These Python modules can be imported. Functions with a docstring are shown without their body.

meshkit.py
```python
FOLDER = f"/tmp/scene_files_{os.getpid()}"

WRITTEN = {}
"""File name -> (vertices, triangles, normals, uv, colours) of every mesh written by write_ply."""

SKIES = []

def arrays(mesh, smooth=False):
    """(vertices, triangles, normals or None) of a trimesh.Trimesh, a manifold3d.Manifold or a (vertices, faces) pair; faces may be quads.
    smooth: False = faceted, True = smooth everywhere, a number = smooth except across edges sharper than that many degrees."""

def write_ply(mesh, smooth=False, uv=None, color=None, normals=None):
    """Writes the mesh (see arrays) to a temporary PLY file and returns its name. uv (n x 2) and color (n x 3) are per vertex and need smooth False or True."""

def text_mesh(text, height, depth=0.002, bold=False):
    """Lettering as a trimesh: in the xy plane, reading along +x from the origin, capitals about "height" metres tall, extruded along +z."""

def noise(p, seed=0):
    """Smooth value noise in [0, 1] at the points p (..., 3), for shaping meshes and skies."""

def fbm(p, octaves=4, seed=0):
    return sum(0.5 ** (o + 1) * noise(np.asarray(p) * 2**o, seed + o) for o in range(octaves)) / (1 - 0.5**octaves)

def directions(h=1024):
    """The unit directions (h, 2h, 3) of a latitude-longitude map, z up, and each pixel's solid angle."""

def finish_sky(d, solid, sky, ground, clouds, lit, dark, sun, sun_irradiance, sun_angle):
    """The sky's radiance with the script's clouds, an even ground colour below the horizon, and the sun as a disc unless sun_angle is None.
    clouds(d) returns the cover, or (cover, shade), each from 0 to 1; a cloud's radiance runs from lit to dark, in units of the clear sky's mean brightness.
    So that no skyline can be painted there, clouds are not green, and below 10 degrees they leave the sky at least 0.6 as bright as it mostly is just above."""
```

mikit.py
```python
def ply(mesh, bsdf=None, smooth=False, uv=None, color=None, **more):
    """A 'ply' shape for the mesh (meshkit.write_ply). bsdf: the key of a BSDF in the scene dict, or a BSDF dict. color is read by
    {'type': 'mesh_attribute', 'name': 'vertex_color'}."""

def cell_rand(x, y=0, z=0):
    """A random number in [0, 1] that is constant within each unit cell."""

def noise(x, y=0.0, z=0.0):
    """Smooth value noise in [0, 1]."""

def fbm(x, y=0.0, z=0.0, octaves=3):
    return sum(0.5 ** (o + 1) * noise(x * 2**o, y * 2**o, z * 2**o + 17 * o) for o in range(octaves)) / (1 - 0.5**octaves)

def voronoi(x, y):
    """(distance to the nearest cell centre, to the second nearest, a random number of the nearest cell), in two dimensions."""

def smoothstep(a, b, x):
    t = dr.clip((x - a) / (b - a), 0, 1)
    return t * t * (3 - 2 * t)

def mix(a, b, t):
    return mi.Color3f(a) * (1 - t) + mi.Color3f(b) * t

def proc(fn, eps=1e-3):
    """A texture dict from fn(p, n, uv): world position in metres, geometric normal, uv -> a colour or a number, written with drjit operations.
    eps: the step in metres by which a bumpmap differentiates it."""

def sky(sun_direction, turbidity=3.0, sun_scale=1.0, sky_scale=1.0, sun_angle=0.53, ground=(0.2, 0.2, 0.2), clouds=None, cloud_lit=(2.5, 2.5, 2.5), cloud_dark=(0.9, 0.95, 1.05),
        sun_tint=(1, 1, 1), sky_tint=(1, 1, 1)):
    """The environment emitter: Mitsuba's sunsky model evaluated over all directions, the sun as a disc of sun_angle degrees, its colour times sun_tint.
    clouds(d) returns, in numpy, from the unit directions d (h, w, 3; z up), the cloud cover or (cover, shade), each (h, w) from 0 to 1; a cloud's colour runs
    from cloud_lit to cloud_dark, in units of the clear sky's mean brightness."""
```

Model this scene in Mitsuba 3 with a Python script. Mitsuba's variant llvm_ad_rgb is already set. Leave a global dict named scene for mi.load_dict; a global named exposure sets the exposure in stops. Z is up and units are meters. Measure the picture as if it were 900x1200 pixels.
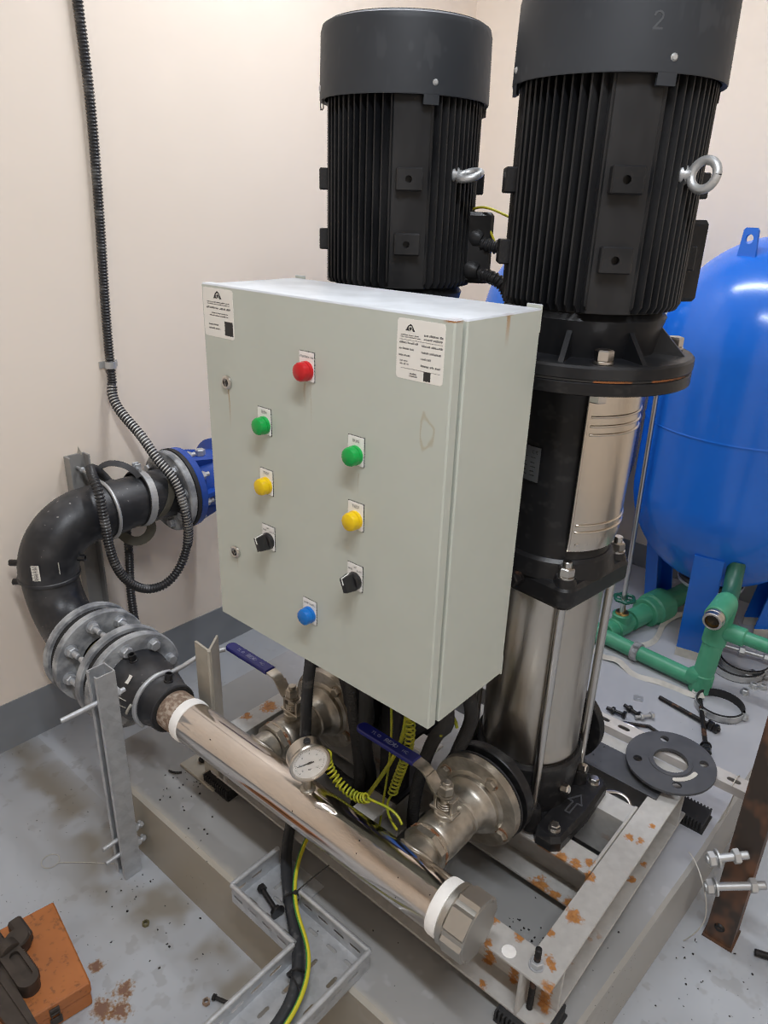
import math
import numpy as np
import trimesh
import mitsuba as mi
import drjit as dr
import manifold3d as m3
from shapely.geometry import Polygon, Point, box as sbox, LineString
from shapely.ops import unary_union
from shapely import affinity
from scipy.interpolate import CubicSpline
import mikit
from mikit import proc, noise, fbm, smoothstep, mix, voronoi
from meshkit import text_mesh

# ------------------------------------------------------------------ camera, light, exposure
scene, labels = {}, {}
exposure = 0.79
CAM = np.array([1.00296, -0.71617, 0.72115])
FWD = np.array([-0.596046, 0.702494, -0.388885])
DOWN = np.array([0.276930, -0.274752, -0.920772])
scene['camera'] = {
    'type': 'perspective', 'fov_axis': 'x', 'fov': math.degrees(2 * math.atan(450 / 851.53)),
    'near_clip': 0.02, 'far_clip': 50.0,
    'to_world': mi.ScalarTransform4f().look_at(origin=CAM.tolist(), target=(CAM + FWD).tolist(), up=(-DOWN).tolist())}
LAMP = [8.8, 9.2, 9.8]
# (x, y) of the ceiling lamps' centres; each lamp is a 1.2 m batten
LAMPS = [(-0.02, 0.78), (1.12, -0.62)]
FLOOR, PLINTH, FRAME, CEIL = -0.738, -0.555, -0.42, 2.0
WALL_L, WALL_B, WALL_R, WALL_F = -0.85, 1.90, 2.7, -2.3
X1, X2, YP = 0.059, 0.459, 0.414          # pump axes

# ------------------------------------------------------------------ helpers
def A(*v): return np.array(v, float)
def unit(v): v = np.asarray(v, float); return v / np.linalg.norm(v)

def basis(d):
    z = unit(d)
    x = np.cross([0, 0, 1.0], z) if abs(z[2]) < 0.95 else np.cross([0, 1.0, 0], z)
    x = unit(x)
    return x, np.cross(z, x), z

def M(o, x, y):
    x = unit(x); y = np.asarray(y, float); z = unit(np.cross(x, y)); y = np.cross(z, x)
    m = np.eye(4); m[:3, 0], m[:3, 1], m[:3, 2], m[:3, 3] = x, y, z, o
    return m

def along(o, d):
    x, y, z = basis(d)
    return M(o, x, y)

def cat(*ms):
    out = []
    for m in ms:
        if isinstance(m, (list, tuple)): out += list(m)
        else: out.append(m)
    return trimesh.util.concatenate(out)

def hull(pts):
    return trimesh.convex.convex_hull(np.asarray(pts, float))

def box(x0, x1, y0, y1, z0, z1, b=0.0):
    if b <= 0:
        return trimesh.creation.box(bounds=[[x0, y0, z0], [x1, y1, z1]])
    p = []
    for x in (x0, x1):
        for y in (y0, y1):
            for z in (z0, z1):
                sx, sy, sz = (b if x == x0 else -b), (b if y == y0 else -b), (b if z == z0 else -b)
                p += [[x, y + sy, z + sz], [x + sx, y, z + sz], [x + sx, y + sy, z]]
    return hull(p)

def lathe(profile, o=(0, 0, 0), d=(0, 0, 1), n=40, a0=None, a1=None):
    """profile of (radius, height) revolved around d at o; a0, a1 in degrees for an open arc"""
    pr = np.array(profile, float)
    full = a0 is None
    th = np.linspace(0, 2 * np.pi, n, endpoint=False) if full else np.radians(np.linspace(a0, a1, n))
    c, s = np.cos(th), np.sin(th)
    v = np.stack([pr[:, 0][None] * c[:, None], pr[:, 0][None] * s[:, None], np.broadcast_to(pr[:, 1], (n, len(pr)))], -1)
    k = len(pr)
    f = []
    for i in range(n if full else n - 1):
        j = (i + 1) % n
        for a in range(k - 1):
            f += [[i * k + a, j * k + a, j * k + a + 1], [i * k + a, j * k + a + 1, i * k + a + 1]]
    m = trimesh.Trimesh(v.reshape(-1, 3), f, process=False)
    m.merge_vertices(); m.update_faces(m.nondegenerate_faces())
    m.apply_transform(along(o, d))
    return m

def cyl(p0, p1, r, n=24, b=0.0, r1=None):
    p0, p1 = A(*p0), A(*p1); L = np.linalg.norm(p1 - p0); r1 = r if r1 is None else r1
    pr = [(0, 0), (r - b, 0), (r, b), (r1, L - b), (r1 - b, L), (0, L)] if b else [(0, 0), (r, 0), (r1, L), (0, L)]
    return lathe(pr, p0, p1 - p0, n)

def ring(o, d, r0, r1, t, n=48, b=0.0):
    """washer/pipe piece: inner r0, outer r1, from o along d by t"""
    pr = [(r0, 0), (r1 - b, 0), (r1, b), (r1, t - b), (r1 - b, t), (r0, t), (r0, 0)] if b else [(r0, 0), (r1, 0), (r1, t), (r0, t), (r0, 0)]
    return lathe(pr, o, d, n)

def prism(poly, t, m=None):
    polys = list(getattr(poly, 'geoms', [poly]))
    out = cat([trimesh.creation.extrude_polygon(p, t, engine='earcut') for p in polys])
    if m is not None: out.apply_transform(m)
    return out

def hexn(o, d, af, h, hole=0.0, b=None, rot=0.0):
    """hexagon nut or bolt head standing on o along d, across flats af"""
    r = af / math.sqrt(3); b = 0.12 * h if b is None else b
    an = np.radians(np.arange(6) * 60 + rot)
    p = [[(r - s) * math.cos(a), (r - s) * math.sin(a), z] for z, s in ((0, b), (b, 0), (h - b, 0), (h, b * 1.2)) for a in an]
    m = hull(p); m.apply_transform(along(o, d))
    return m

def spline(pts, step=0.01):
    p = np.array(pts, float)
    t = np.r_[0, np.cumsum(np.linalg.norm(np.diff(p, axis=0), axis=1) ** 0.5)]
    cs = CubicSpline(t, p)
    q = cs(np.linspace(0, t[-1], 400))
    s = np.r_[0, np.cumsum(np.linalg.norm(np.diff(q, axis=0), axis=1))]
    u = np.linspace(0, s[-1], max(int(s[-1] / step), 4) + 1)
    return np.stack([np.interp(u, s, q[:, k]) for k in range(3)], 1)

def frames(p):
    t = np.gradient(p, axis=0); t /= np.linalg.norm(t, axis=1, keepdims=True)
    a = np.zeros_like(p); x, _, _ = basis(t[0]); a[0] = x
    for i in range(1, len(p)):
        v = a[i - 1] - t[i] * (a[i - 1] @ t[i]); a[i] = v / np.linalg.norm(v)
    return t, a, np.cross(t, a)

def tube(p, r, n=10, cap=True):
    p = np.asarray(p, float); t, a, b = frames(p)
    r = np.broadcast_to(r, (len(p),))
    th = np.arange(n) * 2 * np.pi / n
    v = p[:, None] + r[:, None, None] * (np.cos(th)[None, :, None] * a[:, None] + np.sin(th)[None, :, None] * b[:, None])
    k = len(p); f = []
    for i in range(k - 1):
        for j in range(n):
            q = (j + 1) % n
            f += [[i * n + j, i * n + q, (i + 1) * n + q], [i * n + j, (i + 1) * n + q, (i + 1) * n + j]]
    v = v.reshape(-1, 3)
    if cap:
        v = np.vstack([v, p[0], p[-1]])
        for j in range(n):
            q = (j + 1) % n
            f += [[k * n, q, j], [k * n + 1, (k - 1) * n + j, (k - 1) * n + q]]
    return trimesh.Trimesh(v, f, process=False)

def corrugated(pts, r, pitch, depth, n=12):
    p = spline(pts, pitch / 4)
    pat = np.array([1, 1, 0, 0.0])
    return tube(p, r - depth * (1 - np.resize(pat, len(p))), n)

def coil(pts, R, r, pitch, n=6):
    q = spline(pts, 0.004); t, a, b = frames(q)
    s = np.r_[0, np.cumsum(np.linalg.norm(np.diff(q, axis=0), axis=1))]
    u = np.linspace(0, s[-1], int(s[-1] / pitch * 14))
    g = lambda w: np.stack([np.interp(u, s, w[:, k]) for k in range(3)], 1)
    ph = u / pitch * 2 * np.pi
    return tube(g(q) + R * (np.cos(ph)[:, None] * g(a) + np.sin(ph)[:, None] * g(b)), r, n)

def ribbon(pts, w, t, up=(0, 0, 1), step=0.01):
    p = spline(pts, step); tt = np.gradient(p, axis=0); tt /= np.linalg.norm(tt, axis=1, keepdims=True)
    up = np.broadcast_to(np.asarray(up, float), p.shape)
    s = np.cross(tt, up); s /= np.linalg.norm(s, axis=1, keepdims=True)
    h = np.cross(s, tt)
    c = [p + s * w / 2 + h * t / 2, p - s * w / 2 + h * t / 2, p - s * w / 2 - h * t / 2, p + s * w / 2 - h * t / 2]
    v = np.stack(c, 1).reshape(-1, 3); k = len(p); f = []
    for i in range(k - 1):
        for j in range(4):
            q = (j + 1) % 4
            f += [[i * 4 + j, (i + 1) * 4 + j, (i + 1) * 4 + q], [i * 4 + j, (i + 1) * 4 + q, i * 4 + q]]
    f += [[0, 1, 2], [0, 2, 3], [(k - 1) * 4, (k - 1) * 4 + 2, (k - 1) * 4 + 1], [(k - 1) * 4, (k - 1) * 4 + 3, (k - 1) * 4 + 2]]
    m = trimesh.Trimesh(v, f, process=False); m.fix_normals()
    return m

def arcpts(o, x, y, r, a0, a1, n=24):
    a = np.radians(np.linspace(a0, a1, n)); x, y = unit(x), unit(y)
    return A(*o) + r * (np.cos(a)[:, None] * x + np.sin(a)[:, None] * y)

def cut(m, *tools):
    a = m3.Manifold(m3.Mesh(np.array(m.vertices, np.float32), np.array(m.faces, np.uint32)))
    for t in tools:
        t = t.copy(); t.merge_vertices()
        a = a - m3.Manifold(m3.Mesh(np.array(t.vertices, np.float32), np.array(t.faces, np.uint32)))
    g = a.to_mesh()
    return trimesh.Trimesh(np.array(g.vert_properties)[:, :3], np.array(g.tri_verts), process=False)

taken = set()
def numbered(key):
    if key not in taken:
        taken.add(key); return key
    k = 1
    while f'{key}_{k:03d}' in taken: k += 1
    taken.add(f'{key}_{k:03d}'); return f'{key}_{k:03d}'

def obj(name, mesh, mat, parent=None, smooth=35, label=None, **more):
    key = numbered((parent + '__' if parent else '') + name)
    if isinstance(mesh, (list, tuple)): mesh = cat(*mesh)
    scene[key] = mikit.ply(mesh, mat, smooth=smooth, **more)
    if label: labels[key] = {'label': label}
    return key

def thing(name, label, category, group=None):
    key = numbered(name)
    labels[key] = {'label': label, 'category': category}
    if group: labels[key]['group'] = group
    return key

def one(name, mesh, mat, label, category, group=None, smooth=35):
    key = obj(name, mesh, mat, None, smooth)
    labels[key] = {'label': label, 'category': category}
    if group: labels[key]['group'] = group
    return key

def struct(name, mesh, mat, smooth=False, label=None):
    key = obj(name, mesh, mat, None, smooth)
    labels[key] = {'kind': 'structure'}
    if label: labels[key]['label'] = label
    return key

def bolt(o, d, af, head, d_sh, length, rot=0.0):
    """hex bolt: head standing on o along d, shank going back along -d"""
    d = unit(d); o = A(*o)
    return cat(hexn(o, d, af, head, rot=rot), cyl(o, o - d * length, d_sh / 2, 14))

def stud(p0, p1, r, nuts=(), af=None, pitch=0.003):
    """threaded rod with ridges and nuts at the given fractions"""
    p0, p1 = A(*p0), A(*p1); L = np.linalg.norm(p1 - p0); d = (p1 - p0) / L
    k = max(int(L / pitch * 2), 4)
    q = p0 + np.linspace(0, 1, k)[:, None] * (p1 - p0)
    ms = [tube(q, r - 0.0006 * (np.arange(k) % 2), 10)]
    for t in nuts:
        ms.append(hexn(p0 + d * L * t, d, af or r * 3.4, r * 1.7))
    return cat(ms)

# ------------------------------------------------------------------ materials
def mat(name, d, two=True):
    scene[name] = {'type': 'twosided', 'bsdf': d} if two else d
    return name

def pbr(name, col, rough=0.5, metal=0.0, spec=0.5, **k):
    c = proc(col) if callable(col) else {'type': 'rgb', 'value': list(col)}
    r = proc(rough) if callable(rough) else float(rough)
    return mat(name, {'type': 'principled', 'base_color': c, 'roughness': r, 'metallic': metal, 'specular': spec, **k})

def c_wall(p, n, uv):
    t = fbm(p.x * 3, p.y * 3, p.z * 3, 3)
    return mix((0.775, 0.685, 0.585), (0.815, 0.725, 0.625), t)
pbr('m_wall', c_wall, 0.62, spec=0.3)
pbr('m_ceiling', (0.55, 0.54, 0.52), 0.8)

def c_floor(p, n, uv):
    a = fbm(p.x * 5, p.y * 5, p.z * 5, 4); b = fbm(p.x * 38, p.y * 38, p.z * 38, 3)
    c = mix((0.32, 0.34, 0.365), (0.40, 0.42, 0.445), a)
    c = mix(c, mi.Color3f(0.26, 0.262, 0.262), 0.45 * smoothstep(0.62, 0.74, b) * smoothstep(0.42, 0.6, a))
    d2 = fbm(p.x * 9 + 4, p.y * 9, 3.0, 3)
    near = dr.exp(-dr.square((p.y + 0.14) / 0.06)) + dr.exp(-(dr.square(p.x - 0.10) + dr.square(p.y + 0.27)) / 0.012) + 0.8 * dr.exp(-(dr.square(p.x + 0.22) + dr.square(p.y + 0.16)) / 0.012)
    front = dr.select((p.y < -0.07) & (p.x < 0.6), mi.Float(1), mi.Float(0))
    c = mix(c, mi.Color3f(0.185, 0.155, 0.105), dr.clip(near, 0, 1) * front * smoothstep(0.35, 0.62, d2) * 0.75)
    for x, y, r in ((0.012, -0.345, 0.024), (0.043, -0.326, 0.024), (0.012, -0.300, 0.02), (-0.075, -0.312, 0.014)):
        e = dr.sqrt(dr.square(p.x - x) + dr.square(p.y - y)) / r + (fbm(p.x * 60, p.y * 60, 1.0, 3) - 0.5) * 0.9 + (fbm(p.x * 220, p.y * 220, 2.0, 2) - 0.5) * 0.9
        c = mix(c, mix((0.24, 0.13, 0.05), (0.15, 0.055, 0.018), smoothstep(0.8, 0.3, e)), smoothstep(1.15, 0.5, e) * 0.9)
    sp = noise(p.x * 190, p.y * 190, p.z * 190)
    g = fbm(p.x * 6, p.y * 6, 7.0, 2)
    c = mix(c, mi.Color3f(0.06, 0.06, 0.06), smoothstep(0.88, 0.93, sp) * smoothstep(0.52, 0.66, g))
    return c
def r_floor(p, n, uv):
    return 0.30 + 0.3 * fbm(p.x * 8, p.y * 8, p.z * 8, 3)
pbr('m_floor', c_floor, r_floor, spec=0.5)

def c_plinth(p, n, uv):
    a = fbm(p.x * 6 + 3, p.y * 6, p.z * 6, 4); b = fbm(p.x * 30, p.y * 30, p.z * 30, 3)
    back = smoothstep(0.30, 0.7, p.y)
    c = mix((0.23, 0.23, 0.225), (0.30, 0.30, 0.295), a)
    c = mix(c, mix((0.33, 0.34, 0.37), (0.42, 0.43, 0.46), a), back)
    c = mix(c, mi.Color3f(0.40, 0.40, 0.42), 0.35 * smoothstep(0.60, 0.68, b) * smoothstep(0.45, 0.6, a))
    # stained front face
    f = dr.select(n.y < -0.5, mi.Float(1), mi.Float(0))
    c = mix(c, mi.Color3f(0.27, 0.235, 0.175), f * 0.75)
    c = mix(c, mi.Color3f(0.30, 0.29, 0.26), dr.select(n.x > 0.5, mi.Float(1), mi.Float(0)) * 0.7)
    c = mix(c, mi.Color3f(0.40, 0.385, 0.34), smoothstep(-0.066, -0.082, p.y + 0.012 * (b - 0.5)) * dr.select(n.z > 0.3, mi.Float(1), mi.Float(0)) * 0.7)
    sp = noise(p.x * 210, p.y * 210, p.z * 210)
    c = mix(c, mi.Color3f(0.05, 0.05, 0.05), smoothstep(0.90, 0.94, sp) * smoothstep(0.5, 0.62, fbm(p.x * 7, p.y * 7, 2.0, 2)))
    return c
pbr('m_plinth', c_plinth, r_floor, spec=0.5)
pbr('m_band', lambda p, n, uv: mix((0.19, 0.205, 0.22), (0.245, 0.26, 0.275), fbm(p.x * 12, p.y * 12, p.z * 12, 3)), 0.4)

def c_cab(p, n, uv):
    c = mix((0.442, 0.466, 0.41), (0.467, 0.491, 0.435), fbm(p.x * 10, p.y * 10, p.z * 10, 3))
    f = dr.select(n.y < -0.5, mi.Float(1), mi.Float(0))
    w = (noise(p.z * 60, p.x * 9) - 0.5) * 0.003
    for x, z0, z1, ww, k in ((0.0565, 0.442, 0.365, 0.0022, 0.8), (0.0555, 0.140, 0.11, 0.0016, 0.5), (0.236, 0.482, 0.44, 0.003, 0.5), (0.249, 0.48, 0.40, 0.0012, 0.35), (0.345, 0.37, 0.325, 0.0012, 0.3)):
        c = mix(c, mi.Color3f(0.33, 0.22, 0.09), f * smoothstep(ww, ww * 0.3, dr.abs(p.x - x + w)) * smoothstep(z1, z0, p.z) * dr.select(p.z < z0, mi.Float(1), mi.Float(0)) * k)
    e = dr.sqrt(dr.square((p.x - 0.462) / 0.012) + dr.square((p.z - 0.452) / 0.03)) + (fbm(p.x * 90, p.z * 50, 0.0, 2) - 0.5) * 1.2
    c = mix(c, mi.Color3f(0.36, 0.31, 0.19), f * smoothstep(1.0, 0.7, e) * smoothstep(0.4, 0.7, e) * 0.5)
    # rust along the top right edge
    rr = fbm(p.x * 140, p.y * 140, p.z * 140, 3)
    top = smoothstep(0.594, 0.598, p.z + (rr - 0.5) * 0.004)
    spot = dr.maximum(smoothstep(0.475, 0.488, p.x) * smoothstep(0.035, 0.0, p.y), dr.maximum(smoothstep(0.012, 0.004, dr.abs(p.y - 0.115)) * smoothstep(0.488, 0.498, p.x), smoothstep(0.02, 0.005, dr.abs(p.x - 0.19)) * smoothstep(0.165, 0.19, p.y)))
    c = mix(c, mi.Color3f(0.30, 0.115, 0.025), top * spot * smoothstep(0.35, 0.55, rr + 0.1))
    dd = dr.select(n.x > 0.5, mi.Float(1), mi.Float(0)) * smoothstep(0.006, 0.002, dr.abs(p.y - 0.113 + w)) * smoothstep(0.55, 0.6, p.z)
    c = mix(c, mi.Color3f(0.36, 0.20, 0.07), dd * 0.8)
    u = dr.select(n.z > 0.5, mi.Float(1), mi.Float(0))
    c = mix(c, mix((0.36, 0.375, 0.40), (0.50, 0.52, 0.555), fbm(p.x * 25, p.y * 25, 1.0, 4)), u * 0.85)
    return c
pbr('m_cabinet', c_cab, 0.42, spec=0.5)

def c_frame(p, n, uv):
    a = fbm(p.x * 22, p.y * 22, p.z * 22, 4); b = fbm(p.x * 90, p.y * 90, p.z * 90, 3); b2 = fbm(p.x * 260, p.y * 260, p.z * 260, 2)
    c = mix((0.345, 0.335, 0.315), (0.43, 0.42, 0.40), b)
    rust = smoothstep(0.76, 0.79, a + 0.10 * (b - 0.5))
    r2 = smoothstep(0.70, 0.78, fbm(p.x * 11 + 5, p.y * 11, p.z * 11, 2)) * smoothstep(0.55, 0.62, fbm(p.x * 60, p.y * 60, p.z * 60, 3))
    for x, y, r in ((0.690, 0.205, 0.015), (0.701, 0.103, 0.012), (0.709, 0.095, 0.008), (0.673, 0.300, 0.013), (0.640, 0.310, 0.012), (0.575, 0.306, 0.022), (0.610, 0.304, 0.014), (0.690, 0.440, 0.010), (0.708, 0.445, 0.010), (0.712, 0.50, 0.008), (0.66, 0.33, 0.010), (0.675, 0.15, 0.008), (0.59, 0.106, 0.011), (0.64, 0.107, 0.010), (0.605, 0.06, 0.008), (0.722, 0.06, 0.012), (-0.14, 0.22, 0.022), (-0.15, 0.16, 0.015)):
        e = dr.sqrt(dr.square(p.x - x) + dr.square(p.y - y)) / r + (b - 0.5) * 1.1 + (b2 - 0.5) * 1.2
        rust = dr.maximum(rust, smoothstep(1.15, 0.45, e))
    return mix(c, mix((0.44, 0.20, 0.06), (0.22, 0.09, 0.03), b2), dr.maximum(rust, 0.6 * r2))
pbr('m_frame', c_frame, 0.5, spec=0.4)
def c_beige(p, n, uv):
    return mix((0.33, 0.30, 0.245), (0.40, 0.375, 0.32), fbm(p.x * 40, p.y * 40, p.z * 40, 3))
pbr('m_bracket', c_beige, 0.5)

def c_motor(p, n, uv):
    d = fbm(p.x * 14, p.y * 14, p.z * 4, 4)
    return mix((0.007, 0.0075, 0.009), (0.024, 0.024, 0.025), smoothstep(0.3, 0.7, d))
pbr('m_motor', c_motor, 0.40, spec=0.32)
def c_cowl(p, n, uv):
    d = fbm(p.x * 9, p.y * 9, p.z * 5, 4); s = smoothstep(0.66, 0.78, fbm(p.x * 50, p.y * 50, p.z * 20, 3))
    return mix(mix((0.026, 0.029, 0.034), (0.042, 0.046, 0.052), d), (0.07, 0.074, 0.08), s * 0.25)
pbr('m_cowl', c_cowl, 0.5, spec=0.3)
def c_cast(p, n, uv):
    d = smoothstep(0.55, 0.8, fbm(p.x * 60, p.y * 60, p.z * 60, 3))
    return mix((0.010, 0.010, 0.011), (0.03, 0.029, 0.028), d * 0.6)
pbr('m_cast', c_cast, 0.36, spec=0.35)
pbr('m_rustline', lambda p, n, uv: mix((0.02, 0.018, 0.016), (0.22, 0.075, 0.02), smoothstep(0.45, 0.6, fbm(p.x * 40, p.y * 40, p.z * 40, 3))), 0.8)

pbr('m_steel', (0.60, 0.58, 0.55), 0.22, 1.0)                       # bright bolts
def c_polished(p, n, uv):
    c = mix((0.66, 0.60, 0.55), (0.74, 0.70, 0.66), fbm(p.x * 20, p.y * 40, p.z * 40, 3))
    for x in (0.374, 0.398):                                        # two dark tar smudges
        e = dr.sqrt(dr.square((p.x - x) / 0.009) + dr.square((p.y - 0.022) / 0.013)) + (fbm(p.x * 120, p.y * 120, p.z * 120, 3) - 0.5) * 1.3
        c = mix(c, mi.Color3f(0.03, 0.03, 0.03), smoothstep(1.1, 0.7, e) * dr.select(p.z > HZ, mi.Float(1), mi.Float(0)))
    sp = noise(p.x * 150, p.y * 150, p.z * 150)
    return mix(c, mi.Color3f(0.05, 0.05, 0.05), smoothstep(0.955, 0.97, sp))
HZ = -0.32
pbr('m_polished', c_polished, lambda p, n, uv: 0.07 + 0.12 * smoothstep(0.5, 0.75, fbm(p.x * 12, p.y * 30, p.z * 30, 3)), 1.0)
pbr('m_sleeve', (0.56, 0.52, 0.46), 0.27, 1.0, anisotropic=0.3)
pbr('m_guard', (0.66, 0.60, 0.52), 0.22, 1.0)
def c_ss(p, n, uv):
    return mix((0.34, 0.31, 0.26), (0.54, 0.50, 0.435), smoothstep(0.25, 0.75, fbm(p.x * 45, p.y * 45, p.z * 45, 4)))
pbr('m_valve', c_ss, 0.40, 0.9)
pbr('m_cap', (0.50, 0.48, 0.44), 0.42, 1.0)
pbr('m_rustring', lambda p, n, uv: mix((0.34, 0.28, 0.21), (0.20, 0.085, 0.04), smoothstep(0.42, 0.58, fbm(p.x * 90, p.y * 90, p.z * 90, 3))), 0.6, 0.4)
def c_galv(p, n, uv):
    f, s, w = voronoi(p.x * 70 + p.z * 31, p.y * 70 + p.z * 47)
    return mix((0.36, 0.375, 0.39), (0.60, 0.62, 0.645), 0.22 * w + 0.78 * fbm(p.x * 55, p.y * 55, p.z * 55, 4))
pbr('m_galv', c_galv, 0.46, 0.6)
pbr('m_zinc', (0.52, 0.53, 0.53), 0.42, 0.65)
def c_flangegrey(p, n, uv):
    return mix((0.15, 0.158, 0.17), (0.36, 0.372, 0.38), smoothstep(0.32, 0.72, fbm(p.x * 34, p.y * 34, p.z * 34, 4)))
pbr('m_ring', c_flangegrey, 0.6, 0.0)
def c_pe(p, n, uv):
    a = fbm(p.x * 16, p.y * 16, p.z * 16, 4); s = noise(p.x * 130, p.y * 130, p.z * 130)
    c = mix((0.014, 0.015, 0.018), (0.045, 0.046, 0.05), smoothstep(0.4, 0.75, a))
    return mix(c, mi.Color3f(0.30, 0.29, 0.28), smoothstep(0.90, 0.95, s) * smoothstep(0.45, 0.6, a) * 0.8)
pbr('m_pe', c_pe, 0.4, spec=0.5)
pbr('m_rubber', (0.016, 0.016, 0.017), 0.65)
pbr('m_darkrubber', lambda p, n, uv: mix((0.035, 0.037, 0.042), (0.07, 0.072, 0.078), fbm(p.x * 30, p.y * 30, p.z * 30, 3)), 0.5)
pbr('m_black', (0.011, 0.011, 0.012), 0.3)
pbr('m_cable', lambda p, n, uv: mix((0.022, 0.024, 0.028), (0.07, 0.072, 0.075), smoothstep(0.55, 0.75, fbm(p.x * 60, p.y * 60, p.z * 60, 3))), 0.45)
pbr('m_conduit', lambda p, n, uv: mix((0.028, 0.028, 0.03), (0.10, 0.10, 0.10), smoothstep(0.55, 0.7, fbm(p.x * 25, p.y * 25, p.z * 25, 3))), 0.35)
pbr('m_conduitgap', (0.72, 0.72, 0.70), 0.35, 0.35)
def c_blue(p, n, uv):
    return mix((0.008, 0.118, 0.54), (0.012, 0.138, 0.60), fbm(p.x * 8, p.y * 8, p.z * 8, 3))
pbr('m_blue', c_blue, 0.20, spec=0.5, clearcoat=0.4, clearcoat_gloss=0.9)
pbr('m_valveblue', (0.010, 0.055, 0.30), 0.3, clearcoat=0.3)
pbr('m_grip', (0.008, 0.012, 0.16), 0.35)
pbr('m_griptext', (0.22, 0.24, 0.42), 0.5)
pbr('m_green', lambda p, n, uv: mix((0.035, 0.235, 0.125), (0.085, 0.33, 0.20), fbm(p.x * 20, p.y * 20, p.z * 20, 3)), 0.4)
pbr('m_darkgreen', (0.012, 0.09, 0.06), 0.4)
pbr('m_brass', (0.62, 0.42, 0.16), 0.3, 1.0)
pbr('m_nickel', (0.62, 0.58, 0.52), 0.25, 1.0)
pbr('m_palestrut', lambda p, n, uv: mix((0.40, 0.375, 0.35), (0.52, 0.50, 0.48), fbm(p.x * 30, p.y * 30, p.z * 30, 3)), 0.6)
pbr('m_white', (0.78, 0.77, 0.74), 0.6)
pbr('m_ptfe', (0.84, 0.83, 0.80), 0.7)
pbr('m_sticker', (0.72, 0.70, 0.645), 0.5)
pbr('m_plate', (0.74, 0.73, 0.70), 0.4)
pbr('m_ink', (0.02, 0.02, 0.02), 0.6)
pbr('m_inkgrey', (0.11, 0.105, 0.10), 0.6)
pbr('m_tape', lambda p, n, uv: mix((0.36, 0.345, 0.30), (0.56, 0.54, 0.49), fbm(p.x * 40, p.y * 40, p.z * 40, 3)), 0.7)
pbr('m_red', (0.46, 0.006, 0.010), 0.2, clearcoat=0.2)
pbr('m_lampgreen', (0.0, 0.30, 0.05), 0.2, clearcoat=0.2)
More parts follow.
